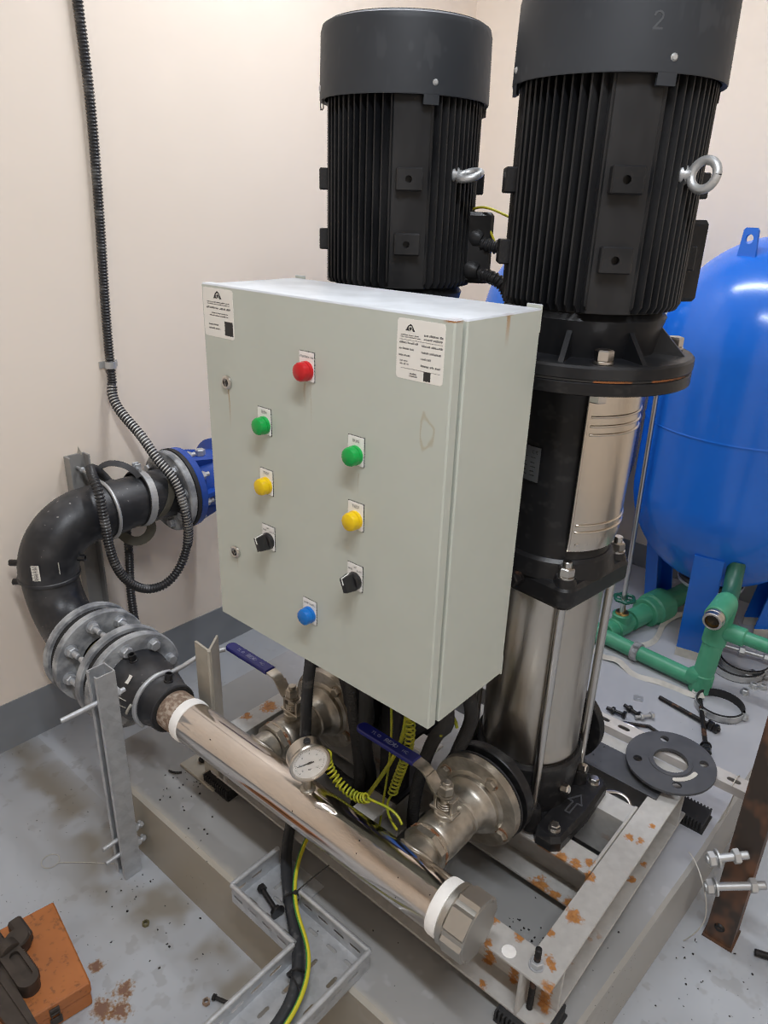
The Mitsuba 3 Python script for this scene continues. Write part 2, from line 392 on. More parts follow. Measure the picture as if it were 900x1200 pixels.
pbr('m_yellow', (0.68, 0.46, 0.0), 0.2, clearcoat=0.2)
pbr('m_lampblue', (0.0, 0.13, 0.46), 0.18, clearcoat=0.2)
pbr('m_wire', lambda p, n, uv: mix((0.44, 0.40, 0.02), (0.26, 0.32, 0.02), noise(p.x * 90, p.y * 90, p.z * 90)), 0.4)
pbr('m_wireyellow', (0.56, 0.50, 0.03), 0.4)
pbr('m_stripe', (0.05, 0.20, 0.04), 0.4)
def c_box(p, n, uv):
    a = fbm(p.x * 25, p.y * 25, p.z * 25, 4); s = smoothstep(0.60, 0.80, fbm(p.x * 110, p.y * 110, p.z * 110, 4))
    return mix(mix((0.32, 0.10, 0.025), (0.41, 0.145, 0.04), a), (0.10, 0.045, 0.02), s * 0.5)
pbr('m_toolbox', c_box, 0.5)
pbr('m_wrench', lambda p, n, uv: mix((0.03, 0.024, 0.02), (0.075, 0.06, 0.05), fbm(p.x * 40, p.y * 40, p.z * 40, 3)), 0.5, 0.4)
pbr('m_post', lambda p, n, uv: mix((0.035, 0.024, 0.018), (0.12, 0.055, 0.028), smoothstep(0.4, 0.65, fbm(p.x * 30, p.y * 30, p.z * 14, 3))), 0.55)
pbr('m_nipple', lambda p, n, uv: mix((0.20, 0.14, 0.10), (0.40, 0.33, 0.27), smoothstep(0.4, 0.7, fbm(p.x * 110, p.y * 110, p.z * 110, 3))), 0.7)
pbr('m_olive', (0.12, 0.105, 0.05), 0.6)
pbr('m_strap', (0.10, 0.095, 0.075), 0.6)
pbr('m_tag', (0.17, 0.175, 0.18), 0.4, 0.7)
pbr('m_lampbody', (0.8, 0.8, 0.8), 0.5)
pbr('m_blackrust', lambda p, n, uv: mix((0.015, 0.014, 0.014), (0.10, 0.05, 0.03), smoothstep(0.6, 0.75, fbm(p.x * 80, p.y * 80, p.z * 80, 3))), 0.5, 0.4)

# ------------------------------------------------------------------ room
struct('floor', box(WALL_L - 0.1, WALL_R, WALL_F, WALL_B + 0.1, FLOOR - 0.1, FLOOR), 'm_floor')
struct('wall_left', box(WALL_L - 0.1, WALL_L, WALL_F, WALL_B + 0.1, FLOOR, CEIL), 'm_wall')
struct('wall_back', box(WALL_L, WALL_R, WALL_B, WALL_B + 0.1, FLOOR, CEIL), 'm_wall')
struct('wall_right', box(WALL_R, WALL_R + 0.1, WALL_F, WALL_B + 0.1, FLOOR, CEIL), 'm_wall')
struct('wall_front', box(WALL_L - 0.1, WALL_R + 0.1, WALL_F - 0.1, WALL_F, FLOOR, CEIL), 'm_wall')
struct('ceiling', box(WALL_L - 0.1, WALL_R + 0.1, WALL_F - 0.1, WALL_B + 0.1, CEIL, CEIL + 0.1), 'm_ceiling')
struct('baseboard_left', box(WALL_L, WALL_L + 0.004, WALL_F, WALL_B, FLOOR, FLOOR + 0.148), 'm_band')
struct('baseboard_back', box(WALL_L + 0.004, WALL_R, WALL_B - 0.004, WALL_B, FLOOR, PLINTH + 0.09), 'm_band')

# raised concrete plinth: chamfered slab, with the chipped step at its right edge
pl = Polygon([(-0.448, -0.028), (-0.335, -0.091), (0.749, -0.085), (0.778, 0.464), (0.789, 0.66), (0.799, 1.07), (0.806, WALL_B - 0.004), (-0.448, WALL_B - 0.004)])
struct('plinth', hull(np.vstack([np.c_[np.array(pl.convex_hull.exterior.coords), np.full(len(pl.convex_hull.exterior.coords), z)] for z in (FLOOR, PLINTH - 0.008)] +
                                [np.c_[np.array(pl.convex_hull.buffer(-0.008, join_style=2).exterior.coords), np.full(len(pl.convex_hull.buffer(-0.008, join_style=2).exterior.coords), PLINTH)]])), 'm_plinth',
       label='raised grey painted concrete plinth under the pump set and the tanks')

for i, (lx, ly) in enumerate(LAMPS):
    t = thing('ceiling_light', ('ceiling batten light above the tanks', 'ceiling batten light above the front of the room')[i], 'ceiling light')
    obj('housing', box(lx - 0.62, lx + 0.62, ly - 0.06, ly + 0.06, CEIL - 0.05, CEIL, 0.006), 'm_lampbody', t, False)
    v = [[lx - 0.6, ly - 0.05, CEIL - 0.051], [lx + 0.6, ly - 0.05, CEIL - 0.051], [lx + 0.6, ly + 0.05, CEIL - 0.051], [lx - 0.6, ly + 0.05, CEIL - 0.051]]
    obj('diffuser', trimesh.Trimesh(v, [[0, 2, 1], [0, 3, 2]], process=False), 'm_lampbody', t, False, emitter={'type': 'area', 'radiance': {'type': 'rgb', 'value': [c * (3.8, 6.0)[i] for c in LAMP]}})

# ------------------------------------------------------------------ control cabinet (its door faces -y)
cab = thing('control_cabinet', 'grey steel control cabinet with pilot lights mounted in front of the pumps', 'cabinet')
W, H, D = 0.4955, 0.6, 0.198
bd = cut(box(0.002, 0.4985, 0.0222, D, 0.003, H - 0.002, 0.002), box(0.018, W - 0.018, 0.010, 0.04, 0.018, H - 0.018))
obj('body', bd, 'm_cabinet', cab, False)
door = obj('door', box(0, W, 0, 0.0190, 0, H, 0.0022), 'm_cabinet', cab, False)
obj('seal', box(0.022, W - 0.022, 0.0190, 0.026, 0.022, H - 0.022), 'm_rubber', cab, False)
for x in (0.015, 0.485):
    for z in (0.565, -0.002):
        obj('mounting_tab', box(x - 0.012, x + 0.0125, D, D + 0.003, z, z + 0.038, 0.001), 'm_cabinet', cab, False)

def onf(x, z, y=0.0): return M((x, y, z), (1, 0, 0), (0, 0, 1))      # local x right, y up, z out of the door (-y)

def dlathe(pr, x, z, n=32): return lathe(pr, (x, 0, z), (0, -1, 0), n)

def legend(parent, x, z, lines):
    obj('legend_plate', prism(sbox(-0.015, -0.021, 0.015, 0.021).buffer(-0.001).buffer(0.001), 0.0018, onf(x, z)), 'm_plate', parent, False)
    obj('legend_edge', prism(sbox(-0.0157, -0.0217, 0.0157, 0.0217), 0.0009, onf(x, z)), 'm_ink', parent, False)
    ms = []
    for s, lx, lz, h in lines:
        t = text_mesh(s, h, 0.0003); w = t.bounds[1][0] - t.bounds[0][0]
        t.apply_translation((-t.bounds[0][0] - w / 2 + lx, lz, 0.0018)); t.apply_transform(onf(x, z)); ms.append(t)
    obj('lettering', ms, 'm_inkgrey', parent, False)

def pilot(x, z, m, text, h, name):
    t = obj('pilot_light', dlathe([(0.0130, 0.0), (0.0143, 0.001), (0.0143, 0.0065), (0.0132, 0.0072), (0.0, 0.0072)], x, z - 0.006), m, cab, label=name)
    obj('lens', dlathe([(0.0128, 0.006), (0.0138, 0.0085), (0.0138, 0.0145), (0.0124, 0.0178), (0.009, 0.0194), (0.0045, 0.0204), (0, 0.0207)], x, z - 0.006), m, t)
    legend(t, x, z, [(text, 0, 0.0125, h)])
pilot(0.2425, 0.505, 'm_red', 'CONTROL ON', 0.0030, 'red pilot light')
pilot(0.1452, 0.404, 'm_lampgreen', 'RUN', 0.0046, 'green pilot light in the left column')
pilot(0.3410, 0.402, 'm_lampgreen', 'RUN', 0.0046, 'green pilot light in the right column')
pilot(0.1450, 0.303, 'm_yellow', 'TRIP', 0.0046, 'yellow pilot light in the left column')
pilot(0.3425, 0.303, 'm_yellow', 'TRIP', 0.0046, 'yellow pilot light in the right column')
pilot(0.2435, 0.1025, 'm_lampblue', 'LOW LEVEL', 0.0034, 'blue pilot light')

def selector(x, z, name):
    zc = z - 0.006
    t = obj('selector_switch', dlathe([(0.0135, 0), (0.0145, 0.001), (0.0143, 0.008), (0.012, 0.010), (0, 0.010)], x, zc), 'm_black', cab, label=name)
    q = [[-0.0135, -0.0075, 0.009], [0.0135, -0.0075, 0.009], [0.0135, 0.0075, 0.009], [-0.0135, 0.0075, 0.009], [-0.0115, -0.0045, 0.026], [0.0115, -0.0045, 0.026], [0.0115, 0.0045, 0.026], [-0.0115, 0.0045, 0.026]]
    tr = onf(x, zc) @ trimesh.transformations.rotation_matrix(math.radians(-68), (0, 0, 1))
    k = hull(q); k.apply_transform(tr); obj('knob', k, 'm_black', t, False)
    mk = cat(box(-0.0117, -0.001, -0.0009, 0.0009, 0.0258, 0.0264), hull([[-0.0143, -0.001, 0.009], [-0.0143, 0.001, 0.009], [-0.0120, -0.001, 0.0262], [-0.0120, 0.001, 0.0262], [-0.0137, -0.001, 0.009], [-0.0137, 0.001, 0.009], [-0.0112, 0.001, 0.0262], [-0.0112, -0.001, 0.0262]]))
    mk.apply_transform(tr); obj('pointer_mark', mk, 'm_white', t, False)
    legend(t, x, z, [('MAN', -0.009, 0.0105, 0.0027), ('OFF', 0, 0.0148, 0.0027), ('AUTO', 0.009, 0.0105, 0.0027)])
selector(0.1455, 0.204, 'black selector switch in the left column')
selector(0.3432, 0.203, 'black selector switch in the right column')

for (x, z, nm) in ((0.0557, 0.450, 'upper chrome cam lock'), (0.0543, 0.146, 'lower chrome cam lock')):
    t = obj('cam_lock', dlathe([(0.0105, 0), (0.0115, 0.001), (0.0112, 0.004), (0.0085, 0.0055), (0.0068, 0.0050), (0.0066, 0.002), (0, 0.002)], x, z), 'm_steel', cab, label=nm)
    kk = prism(unary_union([Point(0, 0).buffer(0.0038), sbox(-0.0012, -0.0064, 0.0012, 0.0064)]), 0.0012, onf(x, z, -0.002)); obj('key_slot', kk, 'm_black', t, False)

def sticker(x0, z0, w, h, name, rows, square, logo):
    t = obj('rating_sticker', prism(sbox(0, 0, w, h).buffer(-0.005).buffer(0.005), 0.0004, onf(x0, z0)), 'm_sticker', cab, False, label=name)
    rng = np.random.RandomState(5 + int(x0 * 100)); ms = []
    for (xa, xb, z, hh, wd) in rows:                               # unreadable fine print, as words of small strokes
        if wd == 0:
            ms.append(prism(sbox(xa, z, xb, z + hh), 0.0003, onf(x0, z0, -0.0004))); continue
        x = xa
        while x < xb - wd * 0.3:
            ln = min(wd * (0.5 + rng.rand()), xb - x); k = x
            while k < x + ln - 0.0004:
                g = min(hh * (0.35 + 0.5 * rng.rand()), x + ln - k); up = hh * (0.55 + 0.45 * rng.rand())
                ms.append(prism(sbox(k, z, k + g, z + up), 0.0003, onf(x0, z0, -0.0004))); k += g + hh * 0.22
            x += ln + hh * 0.7
    obj('fine_print', ms, 'm_inkgrey', t, False)
    lx, lz, s = logo
    tri = Polygon([(-1, -0.55), (-0.62, 0.15), (0, 0.62), (0.42, 0.3), (1, -0.55), (0.55, -0.62), (0.3, -0.1), (0.05, -0.55)])
    sw = Point(-0.05, -0.05).buffer(0.5).difference(Point(0.02, -0.12).buffer(0.33))
    lg = affinity.translate(affinity.scale(tri.difference(Point(0.0, -0.12).buffer(0.40).difference(Point(0.03, -0.16).buffer(0.27))), s, s, origin=(0, 0)), lx, lz)
    obj('emblem', prism(lg, 0.0003, onf(x0, z0, -0.0004)), 'm_ink', t, False)
    xa, za, q = square
    obj('black_square', prism(sbox(xa, za, xa + q, za + q * 1.08), 0.0003, onf(x0, z0, -0.0004)), 'm_ink', t, False)
sticker(0.0042, 0.5195, 0.0745, 0.0750, 'white sticker at the top left corner of the door',
        [(0.010, 0.066, 0.0530, 0.0017, 0.008), (0.010, 0.066, 0.0500, 0.0014, 0.008), (0.008, 0.068, 0.0435, 0.0032, 0.011), (0.020, 0.062, 0.0365, 0.0016, 0.02), (0.015, 0.062, 0.0325, 0.0018, 0.02), (0.012, 0.040, 0.0180, 0.0026, 0.012), (0.012, 0.040, 0.0120, 0.0026, 0.012)],
        (0.052, 0.005, 0.0200), (0.037, 0.065, 0.010))
sticker(0.4078, 0.5180, 0.0748, 0.0750, 'white sticker at the top right corner of the door',
        [(0.006, 0.038, 0.0545, 0.0014, 0.008), (0.006, 0.038, 0.0520, 0.0012, 0.008), (0.043, 0.072, 0.0565, 0.0028, 0.010), (0.043, 0.072, 0.0520, 0.0026, 0.014), (0.004, 0.072, 0.0490, 0.0005, 0),
         (0.004, 0.034, 0.0445, 0.0026, 0.008), (0.040, 0.073, 0.0435, 0.0026, 0.012), (0.004, 0.030, 0.0370, 0.0024, 0.008), (0.040, 0.070, 0.0355, 0.0026, 0.014), (0.004, 0.024, 0.0285, 0.0026, 0.008), (0.040, 0.058, 0.0275, 0.0026, 0.010),
         (0.006, 0.018, 0.0220, 0.0022, 0.006), (0.006, 0.020, 0.0180, 0.0022, 0.006), (0.040, 0.070, 0.0190, 0.0026, 0.012), (0.008, 0.070, 0.0135, 0.0005, 0), (0.022, 0.036, 0.0070, 0.0020, 0.009), (0.022, 0.036, 0.0040, 0.0020, 0.009)],
        (0.045, 0.002, 0.0108), (0.021, 0.0645, 0.0075))

st = thing('cabinet_stand', 'black steel post holding the grey control cabinet between the pumps', 'stand')
obj('post', box(0.235, 0.285, 0.2015, 0.243, FRAME + 0.006, 0.50, 0.002), 'm_cast', st, False)
obj('foot_plate', box(0.225, 0.295, 0.19, 0.30, FRAME, FRAME + 0.006), 'm_cast', st, False)
obj('white_plate', box(0.285, 0.338, 0.236, 0.282, -0.302, -0.297, 0.001), 'm_white', st, False, label='small white plate')

# ------------------------------------------------------------------ pumps
def rotz(m, deg, c): m = m.copy(); m.apply_transform(trimesh.transformations.rotation_matrix(math.radians(deg), (0, 0, 1), (c[0], c[1], 0))); return m

def pump(px, py, rm, label, hoist, tba):
    t = thing('vertical_pump', label, 'pump', None)
    c = A(px, py, 0)
    P = lambda r, az, z: c + A(r * math.cos(math.radians(az)), r * math.sin(math.radians(az)), z)
    L = lambda pr, n=64: lathe(pr, c, (0, 0, 1), n)
    R_ = lambda m: rotz(m, rm, c)
    def bx(az, r0, r1, w0, w1, z0, z1, b=0.0):                     # block in the frame of the ray at az: radial r0..r1, tangential w0..w1
        m = box(r0, r1, w0, w1, z0, z1, b); m.apply_translation(c); return rotz(m, az, c)
    # --- motor
    mo = obj('motor_body', L([(0, 0.572), (0.112, 0.572), (0.119, 0.60), (0.119, 0.885), (0.112, 0.90), (0, 0.90)]), 'm_motor', t)
    for q in range(4):
        for k in range(12):
            w = -0.0704 + 0.0128 * k
            r0, r1 = math.sqrt(0.115 ** 2 - w * w), math.sqrt(0.1385 ** 2 - w * w)
            f = [[r0, w - 0.0024, 0.586], [r1 - 0.006, w - 0.0017, 0.586], [r1, w - 0.0015, 0.596], [r1, w - 0.0015, 0.888], [r1 - 0.006, w - 0.0017, 0.894], [r0, w - 0.0024, 0.894]]
            f += [[a, 2 * w - b, z] for a, b, z in f]
            m = hull(f); m.apply_translation(c); obj('cooling_fin', rotz(m, 90 * q + rm, c), 'm_motor', mo, False)
    for q in range(4):
        az = 45 + 90 * q + rm
        pd = hull([[0.10, -0.040, z] for z in (0.582, 0.892)] + [[0.10, 0.040, z] for z in (0.582, 0.892)] + [[r, w, z] for r, w in ((0.132, -0.032), (0.132, 0.032), (0.136, 0), (0.120, -0.038), (0.120, 0.038)) for z in (0.586, 0.890)])
        pd.apply_translation(c); pad = obj('mounting_pad', rotz(pd, az, c), 'm_motor', mo, 20)
        for z in (0.762, 0.660):
            lg = cut(box(0.128, 0.1505, -0.024, 0.020, z - 0.018, z + 0.018, 0.002), cyl((0.140, -0.004, z), (0.160, -0.004, z), 0.0058, 16))
            lg.apply_translation(c); obj('mounting_lug', rotz(lg, az, c), 'm_motor', mo, False)
    co = obj('fan_cowl', L([(0.1415, 0.888), (0.1490, 0.886), (0.1497, 0.888), (0.1475, 0.988), (0.1445, 0.998), (0.136, 1.003), (0.060, 1.006), (0.0, 1.006), (0, 1.003), (0.13, 0.999), (0.1415, 0.985), (0.1440, 0.89)]), 'm_cowl', t)
    for az in (-38.5 + rm + 6.5, 51.5 + rm, 141.5 + rm, 231.5 + rm):
        obj('lip_tab', lathe([(0.1440, 0.872), (0.1488, 0.872), (0.1490, 0.889), (0.1442, 0.889), (0.1440, 0.872)], c, (0, 0, 1), 8, az - 7, az + 3), 'm_cowl', co)
        obj('screw', lathe([(0, 0.003), (0.003, 0.0028), (0.0052, 0)], P(0.1488, az, 0.9035), P(1, az, 0) - c, 14), 'm_zinc', co)
    # eye bolt
    az, tilt, z = hoist
    d = P(1, az, 0) - c; side = np.cross([0, 0, 1.0], d)
    up = math.cos(math.radians(tilt)) * A(0, 0, 1) + math.sin(math.radians(tilt)) * side
    a = np.linspace(0, 2 * np.pi, 33)
    o = P(0.163, az, z)
    rg = tube(o + 0.0185 * (np.cos(a)[:, None] * d + np.sin(a)[:, None] * up), 0.0062, 14, cap=False)
    obj('eye_bolt', cat(rg, lathe([(0, 0), (0.012, 0), (0.0125, 0.004), (0.0085, 0.007), (0.0075, 0.016), (0, 0.016)], P(0.131, az, z), d, 20)), 'm_zinc', t, 60, label='zinc lifting eye')
    # end shield, flanges
    obj('end_shield', L([(0.104, 0.512), (0.112, 0.518), (0.119, 0.555), (0.124, 0.573), (0.117, 0.582), (0, 0.582)]), 'm_motor', t)
    for k in range(8):
        az = 22.5 + 45 * k + rm
        obj('flange_rib', bx(az, 0.10, 0.11, -0.004, 0.004, 0.514, 0.56) if False else rotz(hull([[r + px, w + py, zz] for r, zz in ((0.108, 0.514), (0.108, 0.560), (0.118, 0.560), (0.162, 0.516)) for w in (-0.004, 0.004)]), az, c), 'm_motor', t, False)
    obj('motor_flange', L([(0, 0.497), (0.174, 0.497), (0.1755, 0.499), (0.1755, 0.514), (0.172, 0.5175), (0.10, 0.5185), (0, 0.5185)]), 'm_motor', t)
    obj('rusty_joint', L([(0.150, 0.494), (0.1742, 0.4945), (0.1742, 0.4975), (0.150, 0.498)]), 'm_rustline', t)
    for k in range(4):
        az = 45 + 90 * k + rm
        b = obj('flange_bolt', cat(hexn(P(0.149, az, 0.522), (0, 0, 1), 0.0245, 0.0165, rot=20), cyl(P(0.149, az, 0.5185), P(0.149, az, 0.5222), 0.0155, 24), cyl(P(0.149, az, 0.468), P(0.149, az, 0.5185), 0.008, 12)), 'm_steel', t, 30)
        obj('nut', hexn(P(0.149, az, 0.4735), (0, 0, -1), 0.0245, 0.013), 'm_steel', b, False)
    # terminal box with cable glands
    tb = obj('terminal_box', bx(tba, 0.118, 0.172, -0.055, 0.055, 0.592, 0.715, 0.006), 'm_motor', t, False)
    dd = unit(P(1, tba, 0) - c); ss = np.cross(dd, [0, 0, 1.0])
    # --- stool
    obj('motor_stool', L([(0, 0.4945), (0.172, 0.4945), (0.1748, 0.492), (0.1748, 0.4755), (0.172, 0.474), (0.106, 0.472), (0.099, 0.46), (0.0945, 0.40), (0.0925, 0.22), (0.0945, 0.175), (0.104, 0.150), (0, 0.150)]), 'm_cast', t)
    for az0 in (0, 180):
        g = obj('coupling_guard', lathe([(0.0985, 0.192), (0.1015, 0.190), (0.1065, 0.215), (0.1085, 0.42), (0.1085, 0.462), (0.1065, 0.462), (0.1065, 0.42), (0.1045, 0.215), (0.0985, 0.192)], c, (0, 0, 1), 30, az0 + rm - 45, az0 + rm + 45), 'm_guard', t)
        for z, r in ((0.4265, 0.1086), (0.4115, 0.1086), (0.3975, 0.1085), (0.2405, 0.1069), (0.2275, 0.1067)):
            obj('bead', tube(arcpts((px, py, z), (1, 0, 0), (0, 1, 0), r, az0 + rm - 42, az0 + rm + 43, 30), 0.0023, 8), 'm_guard', g, True)
        obj('rim', tube([P(0.1022, az0 + rm - 45.5, 0.192), P(0.1077, az0 + rm - 45.5, 0.216), P(0.1095, az0 + rm - 45.5, 0.42), P(0.1095, az0 + rm - 45.5, 0.46)], 0.0024, 8), 'm_guard', g, True)
        for aa in (-38, 38):
            for z, r in ((0.452, 0.1086), (0.205, 0.1040)):
                obj('guard_screw', lathe([(0, 0.0025), (0.003, 0.0022), (0.0042, 0)], P(r, az0 + rm + aa, z), P(1, az0 + rm + aa, 0) - c, 12), 'm_steel', g)
    a0, a1 = -124, -89.5
    np_ = obj('nameplate', lathe([(0.0965, 0.302), (0.0972, 0.302), (0.0982, 0.362), (0.0970, 0.362), (0.0965, 0.302)], c, (0, 0, 1), 12, a0, a1), 'm_tag', t, label='small grey metal nameplate')
    ms = []
    for k, (z, wd) in enumerate(((0.350, 0), (0.343, 1), (0.334, 1), (0.327, 1), (0.319, 1), (0.312, 1))):
        for s in range(3):
            if wd: ms.append(lathe([(0.0976, z), (0.0981, z), (0.0981, z + 0.0014), (0.0976, z + 0.0014)], c, (0, 0, 1), 4, a0 + 4 + 10 * s, a0 + 9 + 10 * s + (k % 2)))
    for s in range(2):                                              # the CE mark
        q = A(*P(0.0982, -97 + 4.0 * s, 0.3535)); n_ = unit(P(1, -97 + 4.0 * s, 0) - c); tt = np.cross([0, 0, 1.0], n_)
        ms.append(tube(arcpts(q, tt, (0, 0, 1), 0.0026, 60, 300, 12), 0.0006, 5))
        if s: ms.append(tube([q - tt * 0.0026, q + tt * 0.0006], 0.0006, 5))
    obj('print', ms, 'm_ink', np_, False)
    # --- head
    ears = [P(0.1135, 45 + 90 * k + rm, 0) - c for k in range(4)]
    hp = unary_union([Point(e[0], e[1]).buffer(0.024) for e in ears]).convex_hull
    hp2 = hp.buffer(-0.006)
    hd = hull(np.vstack([np.c_[np.array(g.exterior.coords), np.full(len(g.exterior.coords), z)] for g, z in ((hp2, 0.093), (hp, 0.101), (hp, 0.130), (hp2, 0.138))])); hd.apply_translation(c)
    he = obj('pump_head', cat(hd, L([(0, 0.135), (0.109, 0.135), (0.106, 0.150), (0.103, 0.166), (0.098, 0.172), (0, 0.172)])), 'm_cast', t, 25)
    for k in range(4):
        az = 45 + 90 * k + rm
        obj('boss', lathe([(0, 0.0155), (0.0165, 0.0155), (0.0195, 0.008), (0.021, 0)], P(0.1135, az, 0.133), (0, 0, 1), 20), 'm_cast', he)
    for az in (-96 + rm + 6, 84 + rm):
        obj('vent_plug', cat(hexn(P(0.108, az, 0.125), P(1, az, 0) - c, 0.025, 0.018), cyl(P(0.10, az, 0.125), P(0.110, az, 0.125), 0.0145, 20)), 'm_steel' if az > 0 else 'm_blackrust', he, False)
    obj('sleeve', L([(0.094, 0.096), (0.098, 0.094), (0.098, -0.272), (0.0945, -0.275), (0.0945, -0.284)]), 'm_sleeve', t, label='brushed stainless sleeve')
    for k in range(4):
        az = 45 + 90 * k + rm
        sb = obj('stay_bolt', cyl(P(0.1135, az, -0.372), P(0.1135, az, 0.178), 0.0082, 18, 0.001), 'm_steel', t)
        obj('nut', cat(hexn(P(0.1135, az, 0.151), (0, 0, 1), 0.0245, 0.0165, rot=10), cyl(P(0.1135, az, 0.1485), P(0.1135, az, 0.1512), 0.0155, 20)), 'm_steel', sb, 30)
    # --- base casting
    foot = unary_union([sbox(-0.135, -0.105, -0.080, 0.105).buffer(0.014), sbox(0.080, -0.105, 0.135, 0.105).buffer(0.014)])
    ba = obj('pump_base', cat(L([(0, -0.281), (0.097, -0.281), (0.1035, -0.276), (0.108, -0.282), (0.108, -0.300), (0.105, -0.33), (0.098, -0.40), (0.10, -0.419), (0, -0.419)]),
                              box(px - 0.09, px + 0.09, py - 0.09, py + 0.09, -0.419, -0.395, 0.004)), 'm_cast', t, 30)
    for sx in (-1, 1):
        bar = hull([[sx * (0.112 + a), b, z] for a, b in ((-0.026, -0.100), (-0.014, -0.115), (0.018, -0.115), (0.032, -0.100), (0.038, 0), (0.032, 0.100), (0.018, 0.115), (-0.014, 0.115), (-0.026, 0.100)) for z in (-0.419, -0.400)] + [[sx * (0.112 + a), b, -0.391] for a, b in ((-0.022, -0.096), (0.012, -0.108), (0.026, -0.094), (0.031, 0), (0.026, 0.094), (0.012, 0.108), (-0.022, 0.096))])
        bar.apply_translation(c); ft = obj('foot', bar, 'm_cast', ba, 20)
        for sy in (-1, 1):
            fb = A(px + sx * 0.120, py + sy * 0.085, -0.391)
            obj('foot_bolt', cat(hexn(fb + A(0, 0, 0.002), (0, 0, 1), 0.018, 0.0115, rot=15), cyl(fb, fb + A(0, 0, 0.0022), 0.0125, 20)), 'm_steel', ba, 30)
        if sx > 0:
            ar = Polygon([(-0.030, -0.006), (0.004, -0.006), (0.004, -0.017), (0.034, 0), (0.004, 0.017), (0.004, 0.006), (-0.030, 0.006)])
            ar = ar.difference(ar.buffer(-0.0028))
            obj('flow_arrow', prism(ar, 0.0022, M((px + 0.118, py, -0.391), (0, 1, 0), (-1, 0, 0))), 'm_darkrubber', ba, False)
            for yy in (-0.030, 0.048):
                obj('drain_plug', hexn((px + 0.098, py + yy, -0.338), (1, 0, 0.25), 0.017, 0.018), 'm_steel', ba, False)
    for k in range(4):
        obj('stay_boss', lathe([(0, 0.05), (0.015, 0.05), (0.018, 0.04), (0.022, 0)], P(0.1135, 45 + 90 * k + rm, -0.41), (0, 0, 1), 20), 'm_cast', ba)
    for sy in (-1, 1):
        y0 = py + sy * 0.150
        fl = lathe([(0.052, -0.08), (0.052, -0.022), (0.060, -0.013), (0.0955, -0.011), (0.097, -0.009), (0.097, 0.009), (0.0955, 0.011), (0, 0.011)], (px, y0, -0.32), (0, sy, 0), 48)
        pf = obj('port_flange', fl, 'm_cast', t)
        if sy > 0:
            for k in range(8):
                a_ = math.radians(22.5 + 45 * k); o = A(px + 0.0725 * math.cos(a_), y0 + 0.011, -0.32 + 0.0725 * math.sin(a_))
                obj('bolt', hexn(o, (0, 1, 0), 0.022, 0.012), 'm_blackrust', pf, False)
    return t, c, P, dd, ss

pA = pump(X1, YP, 1.0, 'left vertical multistage pump, its black finned motor rising behind the grey control cabinet', (-5, 68, 0.772), 38)
def chalk(t, c, az, z, text):
    d = A(math.cos(math.radians(az)), math.sin(math.radians(az)), 0); m = text_mesh(text, 0.020, 0.0006); b = m.bounds.mean(0); m.apply_translation((-b[0], -b[1], 0))
    m.apply_transform(M(A(c[0], c[1], z) + d * 0.1482, np.cross([0, 0, 1.0], d), (0, 0, 1))); obj('chalk_mark', m, 'm_chalk', t + '__fan_cowl', False, label='faint chalk numeral')
pbr('m_chalk', (0.056, 0.06, 0.066), 0.6)
pB = pump(X2, YP, -6.5, 'right vertical multistage pump with black finned motor and bare stainless sleeve beside the cabinet', (-12, 8, 0.772), 62)

chalk(pB[0], (X2, YP), -49, 0.942, '2')

def gland(name, base, d, drop, label, group):
    t = thing(name, label, 'conduit', group)
    d = unit(d); b = A(*base)
    obj('gland_body', cat(lathe([(0, 0), (0.019, 0), (0.0215, 0.004), (0.0215, 0.018), (0.018, 0.022), (0.018, 0.026), (0.021, 0.030), (0.0205, 0.046), (0.014, 0.056), (0, 0.056)], b, d, 20)), 'm_motor', t)
    obj('hose', corrugated([b + d * 0.045, b + d * 0.075 + A(0, 0, -0.004)] + [A(*q) for q in drop], 0.0125, 0.0075, 0.0028), 'm_conduit', t, True)
tb = A(X1, YP, 0)
gland('flexible_hose', (0.158, 0.466, 0.682), (0.9, 0.1, -0.25), [(0.275, 0.50, 0.640), (0.295, 0.555, 0.52), (0.30, 0.58, 0.30), (0.30, 0.60, 0.0), (0.28, 0.60, -0.30)], 'black corrugated hose leaving the upper gland between the two motors', None)
gland('flexible_hose', (0.156, 0.461, 0.620), (0.9, 0.1, -0.12), [(0.262, 0.475, 0.590), (0.275, 0.51, 0.50), (0.28, 0.54, 0.30), (0.27, 0.56, 0.0), (0.25, 0.56, -0.30)], 'black corrugated hose leaving the lower gland between the two motors', None)
one('earth_wire', tube(spline([(0.175, 0.472, 0.716), (0.215, 0.472, 0.722), (0.245, 0.482, 0.712), (0.262, 0.49, 0.700), (0.256, 0.492, 0.688), (0.268, 0.50, 0.682), (0.30, 0.52, 0.67)], 0.004), 0.0022, 8), 'm_wireyellow', 'yellow wire looping above the glands between the two motors', 'wire', smooth=True)
one('earth_wire', tube(spline([(0.180, 0.470, 0.712), (0.210, 0.472, 0.700), (0.232, 0.478, 0.664), (0.246, 0.482, 0.640), (0.28, 0.50, 0.638), (0.31, 0.52, 0.64)], 0.004), 0.0022, 8), 'm_wireyellow', 'yellow wire running straight down beside the glands between the two motors', 'wire', smooth=True)

